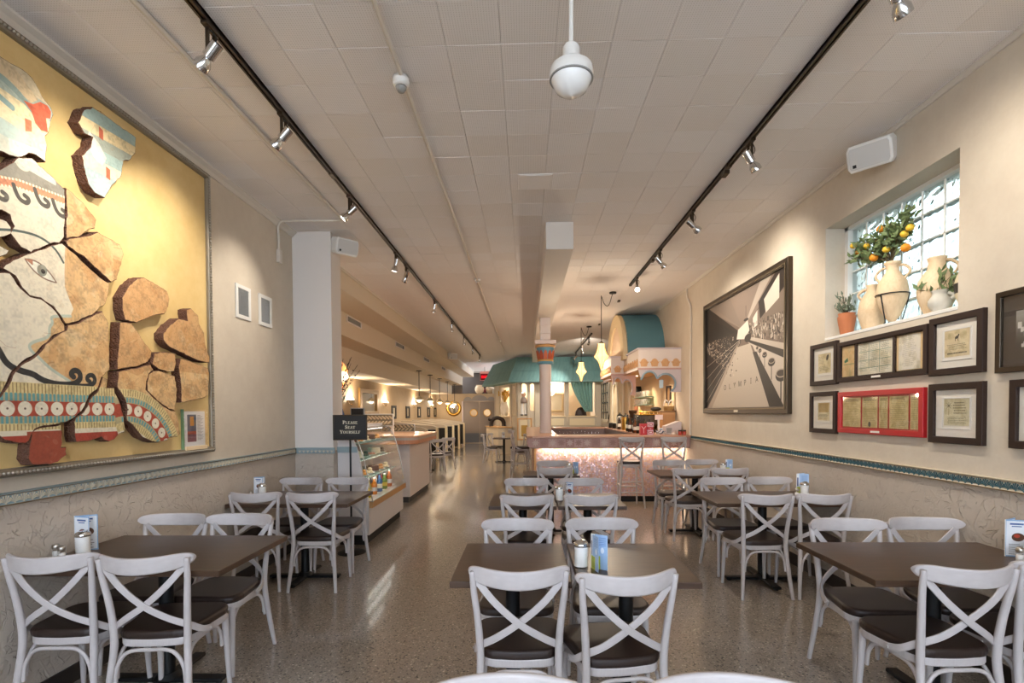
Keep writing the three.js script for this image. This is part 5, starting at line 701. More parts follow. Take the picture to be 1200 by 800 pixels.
// ---------------------------------------------------------------- the bar
{
  const t = thing('bar_counter', 'island bar with a pink mosaic front, carved tile edge and glowing strip under its top', 'bar counter');
  const r = (a, b, c, d) => [[a, c], [b, c], [b, d], [a, d]], outer = [[0.1, 8.4], [XR - 0.005, 8.4], [XR - 0.005, 13.7], [0.0, 13.7], [0.0, 8.55], [0.03, 8.45]];
  part(t, 'countertop', plate(outer, 0.035, 0.006, [r(0.56, 1.99, 9.0, 13.0)]).rotateX(-PI / 2).translate(0, 1.115, 0), std(0xc99a80, 0.3));
  part(t, 'apron', [span(0.05, XR - 0.01, 0.96, 1.116, -8.46, -8.76), span(0.03, 0.16, 0.96, 1.116, -8.6, -13.65)], M.pinktile);
  const pet = []; for (let k = 0; k < 8; k++) pet.push(new THREE.SphereGeometry(0.016, 8, 5).scale(0.7, 1.7, 0.35).translate(0, 0.03, 0).rotateZ(k * PI / 4)); pet.push(ball(0.012, 0, 0, 0, 8));
  const tileG = box(0.138, 0.138, 0.016, 0, 0, 0, 0.003), roseG = join(pet), tm = [0xc9a296, 0xbf9488, 0xd2aea2].map((c) => std(c, 0.45)), rm = [0xdcc4b8, 0xb58e80].map((c) => std(c, 0.5));
  for (let i = 0; i < 18; i++) { const a = part(t, 'edge_tile', tileG, tm[i % 3]); a.position.set(0.15 + i * 0.1415, 1.038, -8.452); const b = part(a, 'rosette', roseG, rm[i % 2]); b.position.z = 0.008; }
  for (let i = 0; i < 12; i++) { const a = part(t, 'edge_tile', tileG, tm[i % 3]); a.rotation.y = -PI / 2; a.position.set(0.022, 1.038, -8.72 - i * 0.1415); const b = part(a, 'rosette', roseG, rm[i % 2]); b.position.z = 0.008; }
  part(t, 'moulding', [span(0.06, XR - 0.01, 0.945, 0.965, -8.45, -8.78, 0.004)], std(0xa98a7c, 0.5));
  part(t, 'front', [span(0.14, XR - 0.01, 0.1, 0.95, -8.785, -8.9), span(0.14, 0.26, 0.1, 0.96, -8.8, -13.5)], std(0xc9a08f, 0.6)); part(t, 'kick', [span(0.2, XR - 0.01, 0, 0.1, -8.83, -8.9), span(0.2, 0.26, 0, 0.1, -8.83, -13.5)], M.blackMat);
  part(t, 'corner_trim', span(0.125, 0.165, 0.1, 0.95, -8.77, -8.81, 0.004), M.oak);
  // mosaic of small iridescent tiles
  const nx = 94, ny = 31, mo = new THREE.InstancedMesh(new THREE.BoxGeometry(0.0235, 0.0235, 0.005), new THREE.MeshPhysicalMaterial({ color: 0xffffff, roughness: 0.1, clearcoat: 0.8, iridescence: 0.7, iridescenceIOR: 1.6, iridescenceThicknessRange: [200, 480] }), nx * ny), d = new THREE.Object3D(), c = new THREE.Color(), hues = [0xe2bfb0, 0xdcb2a6, 0xd6b4b8, 0xcdbcc8, 0xe4c8b2, 0xdfbcb4, 0xd4b09f, 0xd0c2cc];
  for (let i = 0; i < nx; i++) for (let j = 0; j < ny; j++) { d.position.set(0.18 + i * 0.0266, 0.115 + j * 0.0266, -8.782); d.rotation.set(rnd(-0.13, 0.13), rnd(-0.13, 0.13), 0); d.updateMatrix(); mo.setMatrixAt(i * ny + j, d.matrix); mo.setColorAt(i * ny + j, c.setHex(hues[Math.floor(rnd(8))])); }
  mo.name = 'mosaic'; mo.userData = { kind: 'stuff', label: 'pink and lilac pearly mosaic tiles' }; mo.castShadow = mo.receiveShadow = true; t.add(mo);
  // light strip under the top, and the upright one at the wall
  const strip = glow(new THREE.Color().setRGB(1, 0.80, 0.56), 9);
  part(t, 'light_strip', span(0.2, XR - 0.03, 0.932, 0.942, -8.70, -8.735), strip, 'glowing strip under the bar top'); part(t, 'light_strip', span(XR - 0.028, XR - 0.016, 0.12, 0.93, -8.755, -8.775), strip, 'glowing upright strip at the wall end');
  const a = new THREE.RectAreaLight(new THREE.Color().setRGB(1, 0.80, 0.56), L_STRIP, 2.4, 0.035); a.position.set(1.43, 0.93, -8.715); a.lookAt(1.43, 0, -8.73); a.name = 'strip_lamp'; scene.add(a);
  // the well inside
  part(t, 'inner_wall', [span(0.5, 0.56, 0.1, 1.115, -9, -13), span(0.5, 2.05, 0.1, 1.115, -13.0, -13.06), span(1.99, 2.05, 0.1, 1.115, -9, -13), span(0.5, 2.05, 0.1, 1.115, -8.94, -9.0)], std(0x6d5f63, 0.6)); part(t, 'glass_shelf', span(0.58, 1.97, 0.93, 0.95, -12.6, -12.98), M.steel);
  part(t, 'back', span(0.16, 2.6, 0.1, 1.1, -13.55, -13.6), M.cream);
}
const onBar = (x, z) => [x, 1.151, z];
{
  const g0 = thing('bar_glass', 'upside down glass in the row inside the bar well', 'glass', [0.75, 0.951, -12.8], 0, 'glasses lined up in the bar well'); part(g0, 'bowl', lathe([[0.03, 0], [0.034, 0.05], [0.026, 0.11], [0.024, 0.11], [0.031, 0.05], [0.027, 0.002]], 14), M.glass); part(g0, 'foot', cyl(0.026, 0.026, 0.006, 0, 0.108, 0, 14), M.glass);
  for (let i = 1; i < 14; i++) copy(g0, [0.75 + i * 0.088, 0.951, -12.8 + (i % 2) * 0.05], 0, 'upside down glass in the row inside the bar well');
  const bottle = (label, x, z, col, h, base = 1.151, r = 0.036) => { const t = thing('bottle', label, 'bottle', [x, base, z]); part(t, 'body', lathe([[0, 0], [r, 0], [r, h * 0.55], [r * 0.9, h * 0.62], [r * 0.38, h * 0.74], [r * 0.36, h * 0.93], [r * 0.42, h * 0.94], [0, h * 0.945]], 16), phys(col, 0.12, { clearcoat: 0.5 })); part(t, 'cap', cyl(r * 0.4, r * 0.4, h * 0.07, 0, h * 0.94, 0, 12), M.blackMat); part(t, 'paper_band', cyl(r + 0.0008, r + 0.0008, h * 0.22, 0, h * 0.2, 0, 16), M.paper); return t; };
  bottle('black bottle on the back counter beside the coffee machine', 2.02, -9.65, 0x1f1712, 0.34); bottle('dark amber bottle on the back counter behind the black one', 2.0, -9.95, 0x4d2a12, 0.32); bottle('dark green bottle on the back counter, left of the amber one', 1.93 + 0.1, -10.3, 0x1d2b1b, 0.33); bottle('dark red syrup bottle on the back counter', 2.08, -10.6, 0x5a1a18, 0.3);
  bottle('slim dark bottle near the end of the back counter', 2.06, -11.4, 0x2b1a12, 0.31); bottle('pale yellow bottle near the end of the back counter', 2.1, -11.75, 0xb59a52, 0.29);
  [[2.02, -9.3, 0x241812, 0.3, 'dark bottle left of the coffee machine, the nearest of the row'], [2.0, -9.48, 0x6a3a18, 0.27, 'amber bottle left of the coffee machine'], [2.09, -9.15, 0x2c3a20, 0.26, 'green bottle before the coffee machine'], [2.13, -9.3, 0xc9a24a, 0.24, 'golden syrup bottle before the coffee machine'], [2.2, -9.2, 0x301a14, 0.25, 'brown syrup bottle before the coffee machine'], [2.58, -10.2, 0x3a2016, 0.34, 'tall brown bottle against the panelling'], [2.5, -10.35, 0x7a2a20, 0.3, 'reddish bottle against the panelling'], [2.58, -10.5, 0x2a2a20, 0.33, 'blackish bottle against the panelling'], [2.45, -10.6, 0xb88a3c, 0.3, 'honey coloured bottle against the panelling']].forEach(([x, z, c, h, l]) => bottle(l, x, z, c, h));
  const gd = thing('coffee_grinder', 'black coffee grinder with a clear hopper beside the coffee machine', 'grinder', [2.12, 1.151, -10.25]); part(gd, 'body', box(0.15, 0.26, 0.2, 0, 0.13, 0, 0.015), M.blackMat); part(gd, 'hopper', lathe([[0.04, 0.26], [0.085, 0.4], [0.085, 0.42], [0, 0.425]], 18), phys(0x4a3424, 0.15)); part(gd, 'spout', box(0.04, 0.05, 0.08, 0, 0.16, 0.13, 0.006), M.chrome);
  for (const [x, z, l] of [[2.06, -12.05, 'black canister on the back counter, nearer one of two'], [2.05, -12.45, 'black canister on the back counter, farther one of two']]) single('canister', l, 'canister', lathe([[0, 0], [0.055, 0], [0.055, 0.11], [0.05, 0.12], [0, 0.125]], 18).translate(x, 1.151, z), M.blackMat, 'black canisters');
  const urn = (label, x, z, m, s) => { const t = thing('coffee_urn', label, 'urn', [x, 1.151, z]); part(t, 'body', lathe([[0, 0], [0.075, 0], [0.08, 0.01], [0.078, 0.26], [0.06, 0.29], [0, 0.295]].map(([r, y]) => [r * s, y * s]), 22), m); part(t, 'lid', lathe([[0.07, 0.275], [0.05, 0.31], [0.015, 0.325], [0.018, 0.35], [0, 0.355]].map(([r, y]) => [r * s, y * s]), 20), M.blackMat); part(t, 'tap', box(0.02, 0.02, 0.06, 0, 0.05, 0.09 * s, 0.004), M.blackMat); };
  urn('tall brass coloured urn on the back counter', 2.12, -11.0, M.brass, 1); urn('tall steel urn on the back counter behind the brass one', 2.1, -11.55, M.steel, 1.05);
}
{
  const t = thing('coffee_machine', 'chrome and brass coffee machine with a golden ornament on the back counter', 'coffee machine', onBar(2.34, -9.75));
  part(t, 'body', [box(0.5, 0.2, 0.42, 0, 0.23, 0, 0.02), box(0.5, 0.05, 0.46, 0, 0.04, 0.01, 0.01)], std(0x5f5850, 0.25, { metalness: 0.9 })); part(t, 'back_panel', box(0.46, 0.16, 0.2, 0, 0.13, -0.1), M.brass); part(t, 'top_rail', [box(0.52, 0.02, 0.44, 0, 0.34, 0, 0.004), tube([[-0.25, 0.38, 0.2], [0.25, 0.38, 0.2]], 0.008, 2, 8)], M.brass); part(t, 'ornament', ball(0.035, -0.2, 0.385, 0.1), M.orange, 'small golden orange ball');
  for (const x of [-0.14, 0.12]) { part(t, 'group_head', cyl(0.035, 0.035, 0.07, x, 0.12, 0.17, 16), M.chrome); part(t, 'handle', tube([[x, 0.12, 0.17], [x + 0.02, 0.11, 0.32]], 0.012, 3, 8), M.blackMat); }
  for (const [x, z] of [[-0.22, 0.18], [0.22, 0.18], [-0.22, -0.16], [0.22, -0.16]]) part(t, 'foot', cyl(0.02, 0.02, 0.03, x, -0.001, z, 10), M.blackMat);
  for (let i = 0; i < 5; i++) { single('cup', 'dark cup resting on top of the coffee machine', 'cup', lathe([[0, 0], [0.025, 0], [0.038, 0.05], [0.036, 0.05], [0.022, 0.006]], 14).translate(2.22 + i * 0.075, 1.502, -9.75), M.darkgrey, 'cups on the coffee machine'); }
  const boxm = std(0xffffff, 0.5, { map: paint(128, 128, (g) => { g.fillStyle = '#c9383f'; g.fillRect(0, 0, 128, 128); g.strokeStyle = '#f2dcd8'; g.lineWidth = 8; g.beginPath(); g.moveTo(20, 30); g.lineTo(64, 60); g.lineTo(108, 30); g.moveTo(64, 60); g.lineTo(64, 108); g.stroke(); }) }), boxp = std(0xffffff, 0.5, { map: paint(128, 128, (g) => { g.fillStyle = '#e0b9c4'; g.fillRect(0, 0, 128, 128); g.fillStyle = '#b3303c'; g.fillRect(16, 40, 96, 50); g.fillStyle = '#f4eae6'; g.fillRect(34, 54, 60, 22); }) });
  const bx = (l, x, y, z, w, h, m) => single('carton', l, 'box', new RoundedBoxGeometry(w, h, 0.1, 1, 0.003).translate(x, y + h / 2, z), m, 'cartons on the bar');
  bx('red carton with white lines standing on the bar', 1.975, 1.151, -8.72, 0.105, 0.19, boxm); bx('lower pink and red carton beside the red one on the bar', 2.09, 1.151, -8.72, 0.1, 0.085, boxp); bx('middle red carton of the small stack on the bar', 2.09, 1.2365, -8.73, 0.1, 0.05, boxm); bx('top pale pink carton of the small stack on the bar', 2.095, 1.287, -8.72, 0.095, 0.075, boxp);
  const bowl = thing('candy_bowl', 'glass bowl heaped with blue and white wrapped candies on the bar', 'bowl', onBar(2.27, -8.74)); part(bowl, 'bowl', lathe([[0, 0.001], [0.05, 0.001], [0.055, 0.006], [0.085, 0.08], [0.082, 0.08], [0.05, 0.012], [0, 0.01]], 22), M.glass);
  { const cs = [], cb = []; for (let i = 0; i < 60; i++) { const a = rnd(6.3), r = Math.sqrt(rnd()) * 0.066, y = 0.025 + rnd(0.1) * (1 - r / 0.09); (i % 2 ? cs : cb).push(new THREE.SphereGeometry(0.017, 7, 5).scale(1.4, 0.8, 0.9).rotateY(rnd(3)).rotateZ(rnd(2)).translate(Math.cos(a) * r, y, Math.sin(a) * r)); } part(bowl, 'candies', cs, std(0xe4e8ee, 0.3)).userData.kind = 'stuff'; part(bowl, 'candies', cb, std(0x39587f, 0.3)).userData.kind = 'stuff'; }
  const pos = thing('till_screen', 'white wedge shaped till with its back to us at the wall end of the bar', 'till', onBar(2.52, -8.95)); part(pos, 'body', plate([[-0.14, 0], [0.14, 0], [0.14, 0.21], [0.10, 0.225], [-0.14, 0.14]], 0.2, 0.006).translate(0, 0, -0.1), std(0xcfc4c2, 0.5)); part(pos, 'slot', box(0.09, 0.09, 0.004, -0.07, 0.065, 0.1), M.grey);
  for (const [x, l] of [[2.555, 'red sauce jar with a black lid at the wall end of the bar, left one'], [2.625, 'red sauce jar with a black lid at the wall end of the bar, right one']]) { const j = thing('sauce_jar', l, 'jar', onBar(x, -8.58)); part(j, 'body', lathe([[0, 0], [0.028, 0], [0.03, 0.004], [0.03, 0.055], [0.026, 0.062], [0, 0.062]], 18), std(0xb4402c, 0.25)); part(j, 'lid', cyl(0.029, 0.029, 0.022, 0, 0.062, 0, 18), M.blackMat); }
  const cg = thing('candle_glass', 'small clear candle glass on the bar before the till', 'candle glass', onBar(2.45, -8.6)); part(cg, 'glass', lathe([[0, 0.001], [0.035, 0.001], [0.04, 0.07], [0.037, 0.07], [0.032, 0.006], [0, 0.005]], 18), M.glass); part(cg, 'wax', cyl(0.03, 0.031, 0.03, 0, 0.007, 0, 16), M.sugar);
  const sg = thing('sign_stand', 'small white card on a white post behind the candy bowl', 'sign', onBar(2.36, -9.2)); part(sg, 'post', box(0.035, 0.25, 0.03, 0, 0.128, 0, 0.004), M.white); part(sg, 'foot', box(0.1, 0.012, 0.08, 0, 0.006, 0, 0.003), M.white); part(sg, 'card', box(0.14, 0.09, 0.004, 0, 0.29, 0.016), std(0xffffff, 0.6, { map: paint(128, 80, (g, w, h) => { g.fillStyle = '#efdcd6'; g.fillRect(0, 0, w, h); squiggle(g, 14, 20, 100, 4, 13, '#9a6a70', 3); }) }));
  const cb = thing('wooden_cabinet', 'small wooden cabinet on the back counter beside the wall', 'cabinet', onBar(2.55, -9.4)); part(cb, 'body', box(0.24, 0.38, 0.3, 0, 0.19, 0, 0.006), M.oak); part(cb, 'lid', box(0.26, 0.02, 0.32, 0, 0.388, 0, 0.004), std(0x7c5a38, 0.5)); part(cb, 'door', box(0.2, 0.3, 0.012, 0, 0.19, 0.152, 0.003), std(0xb98a58, 0.55));
  const bk = thing('basket', 'wicker basket with two tall hoop handles on the wooden cabinet', 'basket', [2.57, 1.55, -9.32]); part(bk, 'body', lathe([[0, 0], [0.08, 0], [0.095, 0.09], [0.09, 0.09], [0.076, 0.008]], 20), std(0xa98650, 0.8)); for (const x of [-0.045, 0.045]) part(bk, 'handle', new THREE.TorusGeometry(0.05, 0.006, 8, 24, PI).scale(0.9, 2.2, 1).translate(x, 0.085, 0), M.sugar);
  const hat = single('dark_bundle', 'dark rounded cloth bundle lying on the coffee cups', 'cloth', new THREE.SphereGeometry(0.08, 14, 8).scale(1.3, 0.55, 1).translate(2.5, 1.59, -9.95), M.blackMat); hat.position.y = 0.0;
}
// shelves of glasses on the wall behind the bar
for (const [y, l] of [[1.86, 'upper glass shelf behind the bar'], [1.69, 'lower glass shelf behind the bar']]) {
  const t = thing('glass_shelf', l, 'shelf', [2.58, y, -11.4]); part(t, 'pane', box(0.2, 0.012, 1.3, 0, -0.006, 0, 0.002), phys(0x7fb8a8, 0.08, { transmission: 0.6, thickness: 0 })); for (const z of [-0.55, 0.55]) part(t, 'bracket', box(0.18, 0.02, 0.015, 0.01, -0.023, z, 0.003), M.chrome);
}
{
  const g = thing('tumbler', 'clear glass standing in a row on the upper glass shelf', 'glass', [2.56, 1.861, -10.85], 0, 'glasses on the wall shelves'); part(g, 'cup', lathe([[0, 0.001], [0.032, 0.001], [0.038, 0.12], [0.035, 0.12], [0.03, 0.01], [0, 0.009]], 14), phys(0xf6f2ea, 0.08, { transmission: 0.75, thickness: 0 }));
  for (let i = 1; i < 14; i++) copy(g, [2.52 + (i % 2) * 0.08, 1.861, -10.85 - i * 0.085], 0, 'clear glass standing in a row on the upper glass shelf'); for (let i = 0; i < 14; i++) copy(g, [2.52 + (i % 2) * 0.08, 1.691, -10.85 - i * 0.085], 0, 'clear glass standing in a row on the lower glass shelf');
}
{ // panelled and arched wall behind the bar
  const t = struct('wall_bar_panelling', span(XR - 0.03, XR - 0.001, 1.2, 2.45, -9.3, -16.3), std(0xdcc39c, 0.75), 'cream panelling behind the bar');
  for (const z of [-13.6, -15.2]) part(t, 'arched_niche', plate([[z - 0.45, 1.2], [z + 0.45, 1.2], ...arcPts(z, 2.0, 0.45, 0, 180, 16)], 0.05, 0.006, [[[z - 0.36, 1.22], [z + 0.36, 1.22], ...arcPts(z, 2.0, 0.36, 0, 180, 16)]]).rotateY(-PI / 2).translate(XR - 0.03, 0, 0), std(0xeadfc6, 0.7));
  const gr = thing('iron_grille', 'tall dark iron grille on the wall at the far end of the bar', 'grille', [XR - 0.03, 0, 0], -PI / 2);
  part(gr, 'backing', plate([[-17.9, 1.45], [-17.6, 1.2], [-16.8, 1.2], [-16.5, 1.45], [-16.5, 2.5], [-17.9, 2.5]], 0.02), std(0xe8ddc6, 0.6)); for (let i = 0; i < 4; i++) part(gr, 'bar', span(-17.87 + i * 0.44, -17.83 + i * 0.44, 1.3, 2.5, 0.02, 0.05), M.black); for (let i = 0; i < 4; i++) part(gr, 'bar', span(-17.9, -16.5, 1.5 + i * 0.32, 1.54 + i * 0.32, 0.02, 0.05), M.black);
  const pl = thing('wall_plaque', 'rust orange oval plaque on the wall behind the bar', 'plaque', [XR - 0.032, 1.74, -12.4], -PI / 2); part(pl, 'board', new THREE.CylinderGeometry(0.16, 0.16, 0.03, 28).rotateX(PI / 2).scale(1, 1.4, 1).translate(0, 0, 0.015), M.rust); part(pl, 'boss', ball(0.03, 0.05, -0.02, 0.03), std(0xb8301f, 0.5));
  const ck = thing('wall_clock', 'round dark clock on the wall behind the bar above the glass shelves', 'clock', [XR - 0.032, 2.02, -12.0], -PI / 2); part(ck, 'case', new THREE.CylinderGeometry(0.11, 0.11, 0.1, 24).rotateX(PI / 2).translate(0, 0, 0.05), M.blackMat); part(ck, 'face', new THREE.CircleGeometry(0.085, 24).translate(0, 0, 0.102), M.darkgrey);
  const pt = thing('framed_print', 'small dark brown framed print on the wall over the wooden cabinet', 'framed picture', [XR - 0.032, 1.86, -9.6], -PI / 2); part(pt, 'frame', plate([[-0.14, -0.16], [0.14, -0.16], [0.14, 0.16], [-0.14, 0.16]], 0.025, 0.004, [[[-0.1, -0.12], [0.1, -0.12], [0.1, 0.12], [-0.1, 0.12]]]), M.frameDark); part(pt, 'print', box(0.2, 0.24, 0.004, 0, 0, 0.006), std(0x8a6842, 0.7));
}
{ // canopy with the little teal barrel roof
  const t = thing('bar_canopy', 'cream canopy over the back counter with palmette friezes, horseshoe arches and a teal barrel roof', 'canopy'), xw = XR - 0.002;
  const frieze = [[1.955, xw, -8.97, 0], [-8.97, -10.3, 1.955, 1], [1.70, 1.955, -10.3, 0], [-10.3, -11.7, 1.70, 1], [-11.7, -13.0, 1.955, 1]];
  const palm0 = plate([[-0.05, 0], [0.05, 0], [0.062, 0.05], [0.058, 0.09], [0.035, 0.125], [0, 0.14], [-0.035, 0.125], [-0.058, 0.09], [-0.062, 0.05]], 0.014, 0.004), palm = join([palm0, ...[-2, -1, 0, 1, 2].map((k) => new THREE.SphereGeometry(0.012, 8, 6).scale(1, 4, 0.8).translate(0, 0.062, 0).rotateZ(k * 0.42).translate(0, 0.012, 0.013)), ball(0.016, 0, 0.02, 0.014, 10)]), white = std(0xe4d6cc, 0.65);
  for (const [a, b, c, side] of frieze) {
    const w = Math.abs(b - a), n = Math.max(1, Math.round(w / 0.178));
    const f = part(t, 'fascia', side ? span(c, c + 0.05, 2.28, 2.62, a - 0.0505, b + 0.0005) : span(a, b, 2.28, 2.62, c, c - 0.05), white); part(t, 'cornice', side ? span(c - 0.025, c + 0.06, 2.62, 2.65, a, b, 0.004) : span(a - 0.02, b, 2.62, 2.65, c + 0.025, c - 0.06, 0.004), M.lilac); part(t, 'cornice', side ? span(c - 0.015, c + 0.05, 2.27, 2.3, a, b, 0.004) : span(a - 0.01, b, 2.27, 2.3, c + 0.015, c - 0.05, 0.004), M.pinktile);
    for (let i = 0; i < n; i++) { const p = part(f, 'palmette', palm, M.palm), k = a + (b - a) * (i + 0.5) / n; if (side) { p.rotation.y = -PI / 2; p.position.set(c, 2.325, k); } else p.position.set(k, 2.325, c); }
  }
  part(t, 'deck', [span(1.97, xw, 2.60, 2.635, -9.0, -13.0), span(1.72, 1.97, 2.60, 2.635, -10.33, -11.7)], white); part(t, 'soffit', [span(1.98, xw, 2.29, 2.31, -9.03, -13.0), span(1.73, 1.98, 2.29, 2.31, -10.36, -11.7)], std(0xe0b988, 0.7));
  const shoe = (cx, cy, r) => [...arcPts(cx, cy, r, -50, 230, 22)];
  const shape = (f) => [[1.955, 2.28], [2.0, 2.12], ...arcPts(2.14, 2.11, 0.125, 170, 12, 12), ...arcPts(2.42, 2.03, 0.165, 146, -52, 22), [2.52, 1.88], [xw, 1.88], [xw, 2.28]].map(f), line = [[1.99, 2.1], ...arcPts(2.14, 2.11, 0.125, 172, 14, 10), ...arcPts(2.42, 2.03, 0.165, 148, -54, 18)], mid = ([x, y]) => [1.72 + (x - 1.955) * 0.66, y - 0.01];
  part(t, 'arch_bracket', plate(shape((q) => q), 0.05, 0).translate(0, 0, -9.02), std(0xcfc2c2, 0.65), 'lilac panel cut by horseshoe arches'); part(t, 'arch_edge', tube(line.map(([x, y]) => [x, y, -8.965]), 0.018, 80, 8), M.bluegrey, 'blue grey arch edge');
  part(t, 'arch_bracket', plate(shape(mid), 0.05, 0).translate(0, 0, -10.42), std(0xd9b8ac, 0.65), 'pinkish panel cut by horseshoe arches'); part(t, 'arch_edge', tube(line.map(mid).map(([x, y]) => [x, y, -10.365]), 0.016, 80, 8), M.lilac);
  // barrel roof: axis towards the wall
  const yc = 2.56, zc = -11.0, R = 1.02; const shell = plate([...arcPts(zc, yc, R, 0, 180, 30), ...arcPts(zc, yc, R - 0.05, 180, 0, 30)], xw - 1.965, 0).rotateY(-PI / 2).translate(xw, 0, 0);
  part(t, 'barrel_roof', shell, M.tealDark, 'teal rounded roof'); part(t, 'gable', plate([[zc - R, yc], [zc + R, yc], ...arcPts(zc, yc, R, 0, 180, 30)], 0.1, 0.008, [[[zc - 0.66, yc + 0.03], [zc + 0.66, yc + 0.03], ...arcPts(zc, yc + 0.1, 0.66, 0, 180, 22)]]).rotateY(-PI / 2).translate(1.99, 0, 0), M.creamGold, 'cream gold gable'); part(t, 'gable_panel', plate([[zc - 0.68, yc], [zc + 0.68, yc], ...arcPts(zc, yc + 0.1, 0.68, 0, 180, 22)], 0.02, 0).rotateY(-PI / 2).translate(1.955, 0, 0), std(0xdcbfa2, 0.7));
  const dl = glow(WARM, 6); for (const z of [-9.5, -10.8, -12.2]) { part(t, 'downlight', cyl(0.04, 0.04, 0.008, 2.3, 2.283, z, 18), dl, 'glowing recessed lamp'); spotlight(t, V(2.3, 2.27, z), V(2.35, 1.1, z), 7, 60, WARM, 2); }
  const tag = thing('hanging_card', 'pale blue card hanging from the near arch of the canopy', 'card', [2.335, 2.02, -8.93]); part(tag, 'card', box(0.07, 0.14, 0.003), std(0xb9cbd2, 0.6)); part(tag, 'string', tube([[0, 0.07, 0], [0, 0.18, -0.02]], 0.002, 2, 5), M.white);
}

// ---------------------------------------------------------------- pastry case, sign, counter
{
  const t = thing('pastry_case', 'lit pastry case with a slanted glass front, grey end panel and wooden ledge', 'display case'), z0 = -5.9, z1 = -7.55;
  const side = std(0xd8d2cf, 0.6), prof = [[-1.80, 0.5], [-1.93, 1.1], [-2.0, 1.27], [-2.07, 1.345], [-2.2, 1.36], [-2.62, 1.36]];
  part(t, 'kick', span(-1.89, -2.6, 0, 0.12, z0 - 0.04, z1), M.blackMat); part(t, 'body', span(-1.84, -2.62, 0.12, 0.44, z0 - 0.03, z1, 0.004), side); part(t, 'ledge', span(-1.80, -1.9, 0.435, 0.51, z0 - 0.02, z1 - 0.02, 0.006), M.oak, 'wooden ledge below the glass'); part(t, 'ledge_top', span(-1.795, -1.9, 0.51, 0.522, z0 - 0.02, z1 - 0.02, 0.002), M.steel);
  part(t, 'end_panel', plate([[-2.62, 0.12], [-1.842, 0.12], [-1.842, 0.5], ...prof.slice(1).map(([x, y]) => [x - 0.03, y])], 0.03, 0.003).translate(0, 0, z0 - 0.03), side, 'pale grey end panel'); part(t, 'rail_strip', span(-2.2, -1.965, 1.09, 1.158, z0, z0 + 0.016, 0.003), M.trimTeal);
  const gl = (off, a, b) => { const p = prof.map(([x, y]) => V(x, y, 0)), rings = []; const pos = [], idx = []; p.forEach((q) => { pos.push(q.x, q.y, a, q.x, q.y, b); }); for (let i = 0; i + 1 < p.length; i++) idx.push(i * 2, i * 2 + 1, i * 2 + 2, i * 2 + 1, i * 2 + 3, i * 2 + 2); const g = new THREE.BufferGeometry(); g.setAttribute('position', new THREE.Float32BufferAttribute(pos, 3)); g.setIndex(idx); g.computeVertexNormals(); return g; };
  part(t, 'front_pane', gl(0, z0 - 0.03, z1), M.glass, 'slanted curved glass front'); for (const z of [z0 - 0.03, z1]) part(t, 'edge_trim', tube(prof.map(([x, y]) => [x, y, z]), 0.006, 30, 6), M.steel); part(t, 'far_pane', plate([[-2.6, 0.5], ...prof], 0.006, 0).translate(0, 0, z1), M.glass);
  part(t, 'top', span(-2.14, -2.64, 1.36, 1.40, z0, z1 - 0.02, 0.006), side); part(t, 'back_panel', span(-2.6, -2.62, 0.44, 1.36, z0 - 0.03, z1), std(0x55585a, 0.3)); part(t, 'floor_panel', span(-1.86, -2.6, 0.44, 0.5, z0 - 0.03, z1), M.white);
  const sh = [[0.76, -1.93], [0.98, -1.98], [1.17, -2.05]]; for (const [y, x] of sh) part(t, 'shelf', span(x, -2.58, y - 0.008, y, z0 - 0.06, z1 + 0.03), phys(0xcfe6e2, 0.05, { transmission: 0.7, thickness: 0 }));
  const lamp = glow(new THREE.Color().setRGB(1, 0.95, 0.88), 5); for (const [y, x] of [[0.75, -1.955], [0.97, -2.005], [1.335, -2.12]]) part(t, 'light_tube', span(x, x - 0.012, y - 0.007, y, z0 - 0.08, z1 + 0.05, 0.004), lamp, 'glowing tube'); 
  for (const [y, x] of [[0.728, -1.96], [0.948, -2.01], [1.315, -2.13]]) { const a = new THREE.RectAreaLight(new THREE.Color().setRGB(1, 0.95, 0.88), 9, 1.45, 0.03); a.position.set(x, y, (z0 + z1) / 2); a.lookAt(x - 0.25, y - 0.6, (z0 + z1) / 2); a.rotateZ(0); a.name = 'case_lamp'; scene.add(a); }
  const cols = [0x2f5d3a, 0x7a4a1e, 0xc9b13a, 0xb23a2a, 0xd7822a, 0x28303a, 0x3d6ea0, 0xd9d3c4, 0x6f8f2f, 0x8a2f2f, 0xc46a2a, 0x355a52], nm = ['dark green', 'brown', 'yellow', 'red', 'orange', 'black', 'blue', 'cream', 'lime green', 'dark red', 'amber', 'teal'];
  for (let i = 0; i < 12; i++) { const b = thing('drink_bottle', nm[i] + ' drink bottle in the bottom row of the pastry case', 'bottle', [-1.965 - (i % 2) * 0.1, 0.5005, -6.05 - i * 0.12], 0, 'drinks in the pastry case'); const h = 0.215 + (i * 7 % 4) * 0.012, r = 0.038; part(b, 'body', lathe([[0, 0], [r, 0], [r, h * 0.6], [r * 0.42, h * 0.82], [r * 0.42, h * 0.95], [0, h * 0.95]], 14), std(cols[i], 0.25)); part(b, 'cap', cyl(r * 0.46, r * 0.46, h * 0.08, 0, h * 0.92, 0, 10), i % 3 ? M.white : M.blackMat); part(b, 'paper_band', cyl(r + 0.001, r + 0.001, h * 0.24, 0, h * 0.2, 0, 14), std([0xf0ead8, 0xd7d7d7, 0xe8c84a][i % 3], 0.7)); }
  const cake = ['chocolate layer cake', 'pale cream cake', 'plate of golden pastries', 'plate of dark brownies', 'plate of sugared cookies', 'fruit tart'], cc = [0x4a2a1c, 0xeadfc8, 0xc98d45, 0x3b2419, 0xe0cda4, 0xb4573a];
